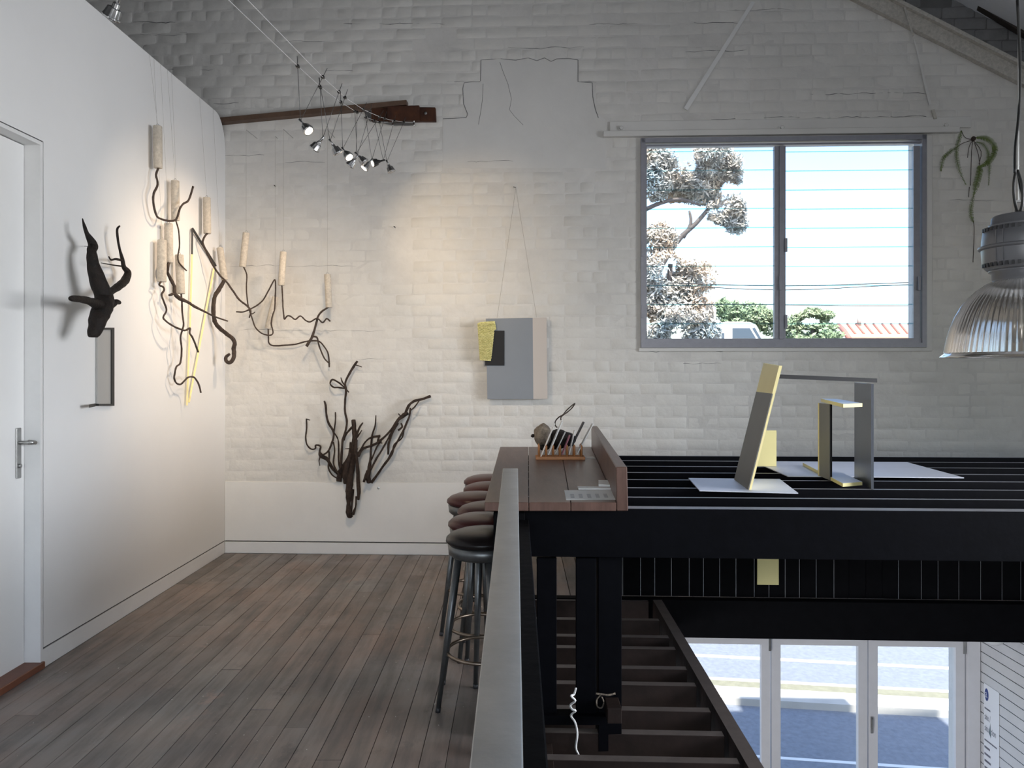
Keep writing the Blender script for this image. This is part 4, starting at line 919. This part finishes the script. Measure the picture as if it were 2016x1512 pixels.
# ------------------------------------------------------------------ root sculpture on the brick wall
def q6(x, y): return 580+x/4.32, 690+y/4.32
rs = thing('root_sculpture', 'tall tangle of dark roots and branches standing against the brick wall', 'sculpture', onwall(690, 1018, .06))
roots = [
 [(470, 1412, 50), (462, 1370, 54), (458, 1300, 34), (462, 1200, 60), (470, 1080, 65), (490, 950, 55), (500, 850, 46), (512, 740, 46), (505, 660, 38), (500, 592, 38)],
 [(495, 1395, 30), (518, 1330, 14), (524, 1240, 13)], [(480, 1380, 16), (488, 1300, 16), (492, 1180, 30)],
 [(543, 1272, 22), (545, 1180, 36), (540, 1060, 31), (530, 940, 28), (520, 850, 30), (525, 760, 25)],
 [(378, 1115, 45), (390, 1050, 60), (425, 970, 34), (465, 890, 24), (480, 780, 26)], [(440, 1130, 50), (430, 1050, 55), (450, 960, 40), (480, 870, 30)],
 [(390, 1010, 25), (400, 880, 22), (410, 760, 20), (435, 680, 18), (445, 600, 20), (428, 520, 18), (430, 420, 17), (438, 340, 18), (430, 280, 18), (460, 210, 20), (500, 140, 22), (534, 92, 20)],
 [(522, 125, 9), (545, 130, 8), (571, 140, 7)], [(462, 356, 10), (420, 310, 15), (370, 270, 14), (322, 247, 17), (302, 282, 14), (330, 312, 14), (370, 315, 14), (428, 322, 14)], [(428, 302, 14), (405, 265, 13), (393, 230, 8)],
 [(365, 1050, 22), (320, 1000, 28), (280, 930, 30), (228, 895, 40), (213, 860, 18), (220, 815, 14), (180, 805, 14), (175, 835, 14), (140, 838, 14), (105, 800, 14), (95, 740, 14), (102, 660, 14), (100, 580, 13)],
 [(98, 583, 8), (130, 592, 6)], [(218, 905, 16), (208, 940, 9), (216, 982, 5)],
 [(240, 890, 16), (290, 850, 18), (325, 760, 18), (330, 690, 20), (290, 620, 20), (270, 540, 18), (265, 470, 19), (252, 428, 14)],
 [(335, 685, 12), (347, 600, 14), (347, 525, 13)], [(340, 705, 12), (370, 760, 12), (375, 850, 14), (375, 950, 16), (388, 1010, 16)],
 [(330, 780, 12), (340, 850, 12), (330, 950, 14), (350, 1010, 14), (380, 1060, 14)], [(292, 855, 12), (295, 920, 14), (288, 1000, 14), (320, 1060, 12), (365, 1088, 12)],
 [(490, 650, 20), (440, 710, 16), (422, 765, 12)], [(520, 745, 20), (550, 660, 18), (582, 613, 9)], [(532, 740, 14), (572, 678, 9)], [(430, 835, 6), (480, 835, 9), (540, 838, 10)],
 [(535, 900, 35), (580, 835, 25), (650, 812, 18), (710, 780, 20), (780, 720, 18), (840, 650, 22), (880, 590, 28), (930, 550, 38), (962, 536, 26)],
 [(560, 850, 16), (600, 780, 14), (650, 740, 16), (725, 728, 24)], [(715, 735, 16), (712, 775, 22), (745, 788, 10)],
 [(632, 1122, 44), (622, 1060, 48), (636, 1010, 40), (645, 920, 20), (650, 830, 18), (660, 720, 16), (685, 640, 14), (691, 552, 10)], [(588, 1118, 18), (606, 1060, 20), (615, 1020, 14)],
 [(645, 1020, 16), (690, 930, 18), (740, 850, 16), (790, 760, 14), (830, 690, 25), (880, 600, 20)], [(652, 935, 12), (700, 820, 14), (740, 770, 11)],
 [(652, 1126, 24), (700, 1060, 20), (770, 960, 20), (830, 880, 16), (850, 800, 16), (915, 740, 12), (935, 650, 12), (975, 560, 16), (985, 490, 16)],
 [(795, 885, 16), (800, 800, 20), (830, 700, 24), (875, 615, 28)], [(788, 935, 14), (860, 800, 18), (920, 690, 18), (970, 580, 16), (985, 500, 16)],
 [(935, 555, 24), (970, 470, 22), (1020, 430, 24), (1080, 415, 21), (1157, 388, 20)], [(985, 510, 13), (1020, 480, 13), (1062, 424, 11)],
 [(883, 538, 9), (912, 572, 12)], [(905, 620, 14), (915, 650, 16), (880, 680, 18)]]
rr = random.Random(9)
for i, br in enumerate(roots):
    off0 = .045 + .05*rr.random()
    P = [onwall(*q6(x, y), off0+.02*math.sin(j*1.1+i)) for j, (x, y, wd) in enumerate(br)]
    part(rs, 'root' if i in (0, 3, 4, 5) else 'branch', tube(P, [wd/4.32*5.85/F/2 for x, y, wd in br], 8, 4, .32, 28), M['rootwood'], True)

# ------------------------------------------------------------------ painting on the brick wall
pt = thing('painting', 'grey abstract panel with a pale strip, hung on a string from a nail', 'painting', onwall(1018, 787, .03))
part(pt, 'grey_panel', wallpoly([(956.5, 627.3), (1048.6, 625.8), (1050, 785.6), (959.5, 786)], .045, .072), M['canvas'])
part(pt, 'pale_strip', wallpoly([(1048.6, 625.8), (1076, 625), (1077.8, 785), (1050, 785.6)], .045, .072), M['canvas2'])
part(pt, 'backing_frame', wallpoly([(966, 635), (1068, 634), (1068, 778), (968, 778)], .012, .045), M['batten'])
part(pt, 'black_rectangle', wallpoly([(955, 651), (993, 651), (993, 719.4), (955, 719.4)], .072, .082), M['blackart'])
wv = part(pt, 'woven_piece', wallpoly([(939.7, 637), (945, 634), (974, 632), (977, 648), (972, 650), (970.5, 676), (966, 711), (944.5, 709), (941, 655)], .083, .096), M['textile'])
rw = random.Random(2)
for k in range(26):
    y = 637+k*2.75; x0 = 940.5+(k/26)*4; x1 = 975-(k/26)*8
    P = [onwall(x0+(x1-x0)*t/9, y+rw.uniform(-.8, .8)+(1.0 if (t+k) % 2 else -.6), .099+.003*((t+k) % 2)) for t in range(10)]
    part(wv, 'strand', tube(P, .0036, 5, 1), M['textile'], True)
nail = onwall(1015.9, 369, .03)
part(pt, 'nail', tube([onwall(1016, 369, .0), onwall(1011, 368, .03)], .003, 6), M['lampblack'])
for q in ((978.7, 626), (1056.5, 625)): part(pt, 'string', tube([onwall(1015.5, 370, .02), onwall(q[0], q[1], .05)], .0011, 4), M['string'])
for (x, y, lab) in ((541, 365, 'small hook in the bricks left of the spotlights'), (777, 446, 'small hook in the bricks right of the hanging twigs')):
    single('wall_hook', tube([onwall(x, y, 0), onwall(x+1, y+2, .02), onwall(x-2, y-1, .025)], .003, 6), M['lampblack'], lab, 'hook')

# ------------------------------------------------------------------ fern on the wall
def q8(x, y): return 1840+x/6.875, 240+y/6.875
fe = thing('wall_fern', 'small wild fern rooted in the brick wall right of the window', 'fern', onwall(*q8(520, 240), .02))
def frond(pts, wd, v0=.03, taper=True):
    P = [onwall(*q8(x, y), v0+.03*math.sin(PI*i/(len(pts)-1))) for i, (x, y) in enumerate(pts)]
    Q, _ = catmull(P, [1]*len(P), 8); n = len(Q); V, Fc = tube(Q[::2], .0016, 4)
    sc = 5.8/F/6.875
    for i in range(1, n-1, 1):
        t = (Q[i+1]-Q[i-1]).normalized(); nn = t.cross(EV).normalized(); f = min(1, 3.2*(1-i/n)+.15)*min(1, 4*i/n+.35)
        for sgn in (1, -1):
            b0 = len(V); tip = Q[i]+nn*sgn*wd*sc*f+t*wd*.25*sc+EV*random.uniform(-.004, .006); h = t*wd*.16*sc
            V += [Q[i]-h*.9, tip-h*.5, tip+h*.4, Q[i]+h*.9]; Fc.append((b0, b0+1, b0+2, b0+3))
    return V, Fc
for pts, wd in (([(365, 115), (345, 190), (318, 280), (295, 380), (297, 480), (318, 590), (360, 715), (425, 850)], 30), ([(300, 350), (230, 385), (170, 440), (120, 490), (92, 600), (85, 670)], 28), ([(560, 215), (650, 215), (740, 245), (805, 320), (815, 390), (785, 470), (725, 545), (655, 590), (600, 612)], 38), ([(560, 270), (650, 295), (710, 375), (728, 450), (722, 520), (742, 610), (738, 710), (732, 860)], 24), ([(608, 590), (612, 650), (590, 745), (560, 860), (530, 985)], 44), ([(530, 985), (505, 1100), (490, 1200), (500, 1300), (528, 1350)], 30)):
    part(fe, 'frond', frond(pts, wd), M['fern'])
for pts in ([(520, 240), (440, 225), (395, 190), (365, 118)], [(520, 245), (400, 280), (330, 320), (300, 350)], [(515, 250), (470, 330), (445, 485)], [(520, 250), (500, 400), (492, 700), (485, 860)], [(540, 280), (595, 450), (610, 590)], [(530, 255), (630, 400), (600, 570)], [(528, 1350), (535, 1500), (520, 1900)], [(470, 880), (462, 1020)]):
    part(fe, 'stem', tube([onwall(*q8(x, y), .012) for x, y in pts], .0022, 5, 3), M['fernstem'], True)
part(fe, 'root_clump', xf(lathe([(.004, -.02), (.016, -.008), (.018, .006), (.006, .018)], 8), Matrix.Translation(onwall(*q8(525, 228), .012))), M['fernstem'], True)

# ------------------------------------------------------------------ pendant lamp over the void
PD = 2.70; pc = at(2011, 703, PD); k_ = PD/F
pn = thing('pendant_lamp', 'industrial pendant lamp with a ribbed translucent dome and grey housing', 'pendant lamp', pc)
PM = Matrix.Translation((pc.x, pc.y, 0))
def pz(py_): return EYE+(CY-py_)*k_
def prof(l): return [(r*k_, pz(y)) for r, y in l]
part(pn, 'cap', xf(lathe(prof([(56, 447), (56, 441), (52, 440), (51, 427), (48, 424)]), 40), PM), M['pgrey'], True)
hs = part(pn, 'housing', xf(lathe(prof([(58, 531), (63, 527), (67, 517), (69, 490), (68, 470), (65, 450), (60, 447)]), 48), PM), M['pgrey'], True)
part(hs, 'band', xf(lathe(prof([(69, 490.5), (74, 489), (74.5, 486.5), (74, 484), (69, 482.5)]), 48, cap=False), PM), M['pgrey'], True)
for y0, y1, r in ((448, 455, 66.3), (518, 525.5, 66.5)):
    for i in range(40):
        a = 2*PI*i/40; c, s_ = math.cos(a), math.sin(a)
        if s_ > .35: continue
        g = box(-.0042, .0042, -.004, .004, pz(y1), pz(y0))
        part(hs, 'vent_slot', xf(g, PM @ Matrix.Rotation(a-PI/2, 4, 'Z') @ Matrix.Translation((0, r*k_-.001, 0))), M['pdark'])
for a in (-.62, -.42, -1.5, -1.7, -2.6, -2.8):
    part(hs, 'rib', xf(box(-.0016, .0016, -.003, .003, pz(516), pz(457)), PM @ Matrix.Rotation(a-PI/2, 4, 'Z') @ Matrix.Translation((0, 68.2*k_, 0))), M['pgrey'])
part(pn, 'neck', xf(lathe(prof([(48, 553), (50.5, 550), (50.5, 537), (56, 535), (56, 530)]), 40), PM), M['pgrey'], True)
dome = [(48, 552), (60, 558), (76, 570), (89, 583), (102, 600), (113, 621), (120, 640), (126, 660), (130, 680), (132.5, 694)]
di = [(r-1.6, y+1) for r, y in dome]
sh = part(pn, 'shade', xf(lathe(prof(dome), 216, .016, 72, cap=False), PM), M['dome'], True)
part(sh, 'rim', xf(lathe(prof([(132, 694), (134, 696), (142, 702.5), (142, 704), (131, 703), (131, 695)]), 72, cap=False), PM), M['dome'], True)
part(pn, 'bulb', xf(lathe(prof([(14, 553), (16, 575), (30, 600), (34, 625), (24, 650), (4, 660)]), 20), PM), M['bulboff'], True)
part(pn, 'chain_bracket', join(xf(box(-.028, -.020, -.006, .006, pz(424), pz(395)), PM), xf(box(-.020, .02, -.006, .006, pz(398), pz(394)), PM)), M['steel'])
part(pn, 'suspension_wire', tube([(pc.x-.01, pc.y, pz(394)), (pc.x-.012, pc.y, pz(330)), (pc.x-.004, pc.y, 4.7)], .0028, 6), M['lampsteel'])
for pts in ([(2003, 0), (2008, 120), (2006, 220), (1999, 290), (1998, 340)], [(2000, 335), (1996, 360), (1997, 395), (2005, 419), (2013, 400), (2012, 365), (2003, 335)], [(2003, 335), (2010, 370), (2018, 400), (2022, 424)]):
    part(pn, 'flex', tube([at(x, y, PD-.02+.02*math.sin(i)) for i, (x, y) in enumerate(pts)], .0048, 8, 5), M['flex'], True)

# ------------------------------------------------------------------ sculpture on the joists
SZ = JZ+.001
def q1(x, y): return 1220+x/2.5327, 680+y/2.5327
def plate(name, pts, th, m, lab, cat, z=SZ, group=None):
    P = [onz(x, y, z) for x, y in pts]; return single(name, prism(P, (0, 0, th)), m, lab, cat, group)
plate('metal_sheet', [q1(343, 665), q1(398, 727), q1(890, 740), q1(798, 670)], .004, M['plate'], 'smaller pale metal sheet lying on the joists under the leaning panel', 'sheet', group='pale sheets on the joists')
plate('metal_sheet', [(1482, 909.4), (1551, 938.6), (1898, 941.7), (1785, 911)], .004, M['plate'], 'large pale metal sheet lying on the joists towards the right', 'sheet', group='pale sheets on the joists')
zb_ = SZ+.0055
lp = thing('leaning_panel', 'tall leaning panel with pale yellow top and grey lower face', 'panel', onz(1462, 956, zb_))
nb, fb = onz(1473, 964, zb_), onz(1445.5, 944, zb_)
ntp, ftp = at(1534, 720, nb.y), at(1503, 715, fb.y); tht = .014
def lerp(a, b_, t): return a*(1-t)+b_*t
tn, tf = .785, .757
mn, mf = lerp(nb, ntp, .775), lerp(fb, ftp, .755)
X = Vector((tht, 0, 0))
part(lp, 'grey_face', hexa([nb-X*.05, nb+X*.3, fb+X*.3, fb-X*.05, mn-X*.05, mn+X*.3, mf+X*.3, mf-X*.05]), M['greyart'])
part(lp, 'yellow_panel', join(hexa([mn, mn+X*.3, mf+X*.3, mf, ntp, ntp+X*.3, ftp+X*.3, ftp]), hexa([nb+X*.3, nb+X, fb+X, fb+X*.3, ntp+X*.3, ntp+X, ftp+X, ftp+X*.3])), M['yellow'])
yv = onz(1510, 918.5, SZ+.005).y
single('yellow_board', box((1490-CX)/F*yv, (1528.7-CX)/F*yv, yv, yv+.012, SZ+.0055, EYE-(847.5-CY)/F*yv), M['yellow2'], 'upright pale yellow board standing behind the leaning panel', 'board')
fr = thing('slab_frame', 'open frame of blue-grey and yellow-edged slabs standing on the joists', 'sculpture', onz(1660, 950, SZ))
rn, rf_ = onz(1715, 963, SZ), onz(1682, 940.8, SZ); zt_ = 1.376; Xs = Vector((.012, 0, 0))
def up(p, z): return Vector((p.x, p.y, z))
part(fr, 'tall_panel', hexa([rn, rn+Xs, rf_+Xs, rf_, up(rn, zt_), up(rn, zt_)+Xs, up(rf_, zt_)+Xs, up(rf_, zt_)]), M['blueart'])
bl_, br_ = at(1532, 737, 3.50), at(1727, 745, 3.56)
part(fr, 'top_bar', hexa([bl_+Vector((0, 0, -.019)), br_+Vector((0, 0, -.019)), br_+Vector((0, .05, -.019)), bl_+Vector((0, .05, -.019)), bl_, br_, br_+Vector((0, .05, 0)), bl_+Vector((0, .05, 0))]), M['blackart'])
ln_, lf_ = onz(1636.5, 945.3, SZ+.006), onz(1616, 937, SZ+.006); lz = 1.272
part(fr, 'short_panel', hexa([ln_-Xs*.7, ln_, lf_, lf_-Xs*.7, up(ln_, lz)-Xs*.7, up(ln_, lz), up(lf_, lz), up(lf_, lz)-Xs*.7]), M['greyart'])
part(fr, 'yellow_edge', hexa([lf_-Xs*.9, lf_, lf_+Vector((0, .01, 0)), lf_-Xs*.9+Vector((0, .01, 0)), up(lf_, lz)-Xs*.9, up(lf_, lz), up(lf_, lz)+Vector((0, .01, 0)), up(lf_, lz)-Xs*.9+Vector((0, .01, 0))]), M['yellow'])
part(fr, 'dark_edge', hexa([ln_+Vector((-.006, -.004, 0)), ln_+Vector((.003, -.004, 0)), ln_+Vector((.003, 0, 0)), ln_+Vector((-.006, 0, 0)), up(ln_, lz)+Vector((-.006, -.004, 0)), up(ln_, lz)+Vector((.003, -.004, 0)), up(ln_, lz)+Vector((.003, 0, 0)), up(ln_, lz)+Vector((-.006, 0, 0))]), M['blackart'])
S1 = [onz(*q1(x, y), 1.292) for x, y in ((1003, 265), (1115, 292), (1210, 288), (1085, 267))]
o = part(fr, 'upper_shelf', prism([p-Vector((0, 0, .016)) for p in S1], (0, 0, .016)), [M['yellow2'], M['plate']]); o.data.polygons[1].material_index = 1
S2 = [onz(*q1(x, y), SZ+.022) for x, y in ((913, 585), (1113, 688), (1210, 680), (1000, 586))]
o = part(fr, 'lower_shelf', prism([p-Vector((0, 0, .016)) for p in S2], (0, 0, .016)), [M['yellow2'], M['plate']]); o.data.polygons[1].material_index = 1

# ------------------------------------------------------------------ the street
SZT = -3.45
RA = math.radians(8.0)
ce_, se_ = math.cos(-RA), math.sin(-RA)
def strp(s0, s1, t0, t1, z): # s along the street, t across; origin at (3.6, 6.3)
    def w_(s, t): return (3.6+s*ce_-t*se_, 6.35+s*se_+t*ce_, z)
    return [w_(s0, t0), w_(s1, t0), w_(s1, t1), w_(s0, t1)], [(0, 1, 2, 3)]
def tof(py_): # across distance of a street point seen at (1610, py)
    p = onz(1610, py_, SZT); dx, dy = p.x-3.6, p.y-6.35; return dx*-se_+dy*ce_
rd = link('road', meshof('road', *strp(-40, 40, -1.5, 17, SZT), M['asphalt'])); tag(rd, 'asphalt street in front of the building', kind='structure')
def band(name, y0, y1, m, z): return part(rd, name, prism([Vector(p) for p in strp(-40, 40, tof(y0), tof(y1), SZT)[0]], (0, 0, z)), m)
band('lane_line', 1500, 1495, M['line'], .004)
band('lane_line', 1305, 1300, M['line'], .004)
band('median_kerb', 1398, 1374, M['concrete'], .10)
band('median_verge', 1374, 1363, M['verge'], .102)
band('median_kerb', 1363, 1357, M['concrete'], .10)
hill = [(-30, 21.5, -3.5), (45, 15.0, -3.5), (45, 16, -3.3), (-30, 22, -3.3), (45, 18.5, 1.6), (-30, 23.5, 1.6), (60, 60, 2.4), (-50, 60, 2.4)]
gd = link('ground', meshof('ground', hill, [(0, 1, 2, 3), (3, 2, 4, 5), (5, 4, 6, 7)], M['verge'])); tag(gd, 'dry rising ground across the street', kind='structure')
rl = random.Random(21)
def leaves(blobs, n, size, m_):
    V, Fc = [], []
    tot = sum(b_[3] for b_ in blobs)
    for (c, rx_, rz_, wt) in blobs:
        for _ in range(int(n*wt/tot)):
            while True:
                q = Vector((rl.uniform(-1, 1), rl.uniform(-1, 1), rl.uniform(-1, 1)))
                if q.length < 1 and mnoise.noise((Vector(c)+q*rx_)*1.1) > -.12: break
            p_ = Vector(c)+Vector((q.x*rx_, q.y*rx_, q.z*rz_))
            a = Vector((rl.gauss(0, 1), rl.gauss(0, 1), rl.gauss(0, 1))).normalized(); b2 = a.orthogonal().normalized()
            L_ = size*rl.uniform(.6, 1.3); i0 = len(V)
            V += [p_-a*L_, p_+b2*L_*.42, p_+a*L_, p_-b2*L_*.42]; Fc.append((i0, i0+1, i0+2, i0+3))
    return V, Fc
def tree(name, label, d, blobs, trunk, n, size, lm, group='trees across the street'):
    base = at(trunk[0][0], trunk[0][1], d); t = thing(name, label, 'tree' if name != 'shrub' else 'shrub', base, 0, group)
    bl2 = [(at(x, y, d+dd), r*d/F, rz*d/F, r*rz) for x, y, r, rz, dd in blobs]
    part(t, 'foliage', leaves(bl2, n, size, lm), lm, kind='stuff')
    part(t, 'trunk', tube([at(x, y, d) for x, y in trunk], [.10-.06*i/len(trunk) for i in range(len(trunk))], 8, 3), M['bark'], True)
    return t
g1 = tree('gum_tree', 'tall eucalyptus across the street at the left of the window', 22, [(1300, 315, 42, 28, 0), (1400, 318, 62, 34, 0), (1395, 372, 62, 40, .5), (1430, 410, 40, 34, 0), (1450, 440, 24, 22, 0), (1330, 360, 48, 40, .6), (1290, 340, 40, 60, 0), (1365, 345, 55, 48, .3), (1425, 345, 38, 50, .2)], [(1285, 760), (1292, 560), (1330, 480), (1370, 440), (1400, 405)], 15000, .095, M['leafgrey'])
part(g1, 'limb', tube([at(1272, 412, 22), at(1300, 400, 22), at(1340, 392, 22), at(1380, 405, 22)], [.07, .06, .05, .03], 6, 3), M['bark'], True)
part(g1, 'limb', tube([at(1345, 468, 22), at(1360, 440, 22), at(1357, 415, 22)], [.06, .05, .03], 6, 3), M['bark'], True)
tree('gum_tree', 'lower orange-tinted eucalyptus in front at the bottom left of the window', 19, [(1300, 470, 36, 34, 0), (1300, 540, 55, 50, 0), (1370, 545, 48, 34, 0), (1330, 610, 75, 50, 0), (1285, 640, 50, 45, 0), (1370, 650, 50, 35, 0)], [(1310, 800), (1312, 640), (1320, 520)], 12000, .075, M['leafgrey'])
tree('shrub', 'dark green shrub between the low tree and the window mullion', 26, [(1430, 610, 28, 24, 0), (1475, 622, 42, 28, 0), (1512, 640, 36, 30, 0), (1440, 648, 50, 24, 0)], [(1470, 720), (1470, 640)], 3200, .11, M['leafgreen'], 'shrubs across the street')
tree('shrub', 'rounded green shrub at the bottom of the right window bay', 28, [(1600, 628, 30, 22, 0), (1622, 634, 28, 24, 0), (1565, 636, 26, 18, 0), (1600, 660, 58, 22, 0)], [(1600, 720), (1600, 650)], 3400, .11, M['leafgreen'], 'shrubs across the street')
# truck cab
TD = 21.5
tk = thing('truck', 'white truck cab seen at the bottom of the left window bay', 'truck', at(1460, 690, TD))
def cabpoly(pts, y0, y1): return prism([at(x, y, TD)+Vector((0, y0, 0)) for x, y in pts], (0, y1-y0, 0))
part(tk, 'cab', bevel(cabpoly([(1422, 700), (1423, 640), (1428, 633), (1478, 634), (1490, 640), (1503, 668), (1508, 700)], 0, 1.9), .03), M['truck'])
part(tk, 'side_window', cabpoly([(1442, 666), (1442, 646), (1476, 646), (1488, 666)], -.012, 0), M['truckglass'])
part(tk, 'windscreen', cabpoly([(1481, 646), (1486, 645), (1498, 666), (1493, 666)], -.014, 0), M['truckglass'])
part(tk, 'mirror', cabpoly([(1420, 668), (1420, 656), (1424, 656), (1424, 668)], -.1, -.02), M['truckglass'])
single('site_post', join(tube([at(1406, 720, 21), at(1406, 607, 21)], .055, 8), tube([at(1406, 607, 21), at(1406, 604, 21)], [.07, .03], 8)), M['truck'], 'white post beside the truck cab', 'post')
single('site_post', join(tube([at(1400, 720, 22), at(1399, 615, 22)], .04, 8), tube([at(1399, 615, 22), at(1399, 612, 22)], [.05, .02], 8)), M['truck'], 'thin white post just left of the thicker one', 'post')
# tiled roof house
HD = 30
hsx = thing('house', 'house with a terracotta tiled roof at the lower right of the window', 'house', at(1740, 720, HD))
part(hsx, 'wall', prism([at(1676, 730, HD)+Vector((0, .3, 0)), at(1860, 730, HD)+Vector((0, .3, 0)), at(1860, 664, HD)+Vector((0, .3, 0)), at(1676, 664, HD)+Vector((0, .3, 0))], (0, 3, 0)), M['concrete'])
rt0, rt1, rt2, rt3 = at(1672, 667, HD), at(1862, 667, HD), at(1840, 641, HD+2.2), at(1651, 641, HD+2.2)
part(hsx, 'roof', prism([rt0, rt1, rt2, rt3], (0, 0, .06)), M['terracotta'])
part(hsx, 'hip', tube([rt0, lerp(rt0, rt3, .5)+Vector((0, 0, .05)), rt3], .10, 8), M['terradark'], True)
for i in range(1, 11):
    a_, c_ = lerp(rt0, rt1, i/11), lerp(rt3, rt2, i/11)
    part(hsx, 'tile_ridge', tube([lerp(a_, c_, .25)+Vector((0, 0, .07)), lerp(a_, c_, 1)+Vector((0, 0, .07))], .045, 6), M['terradark'], True)
part(hsx, 'chimney_pipe', tube([at(1691, 641, HD+2), at(1691, 628, HD+2), at(1691, 620, HD+2)], [.10, .08, .10], 8), M['concrete'], True)
# overhead wires
for k, (y0, y1, y2, dd, lab) in enumerate(((556, 563, 556, 15, 'upper power line crossing the window view'), (560, 571, 560, 15.6, 'middle power line sagging across the window view'), (598, 600, 602, 17, 'lower faint power line across the window view'))):
    P = [at(900, y0-4, dd), at(1270, y0, dd), at(1540, y1, dd), at(1800, y2, dd), at(2300, y2-14, dd)]
    single('power_line', tube(P, .009, 5, 4), M['flex'], lab, 'wire', 'overhead power lines', smooth=True)
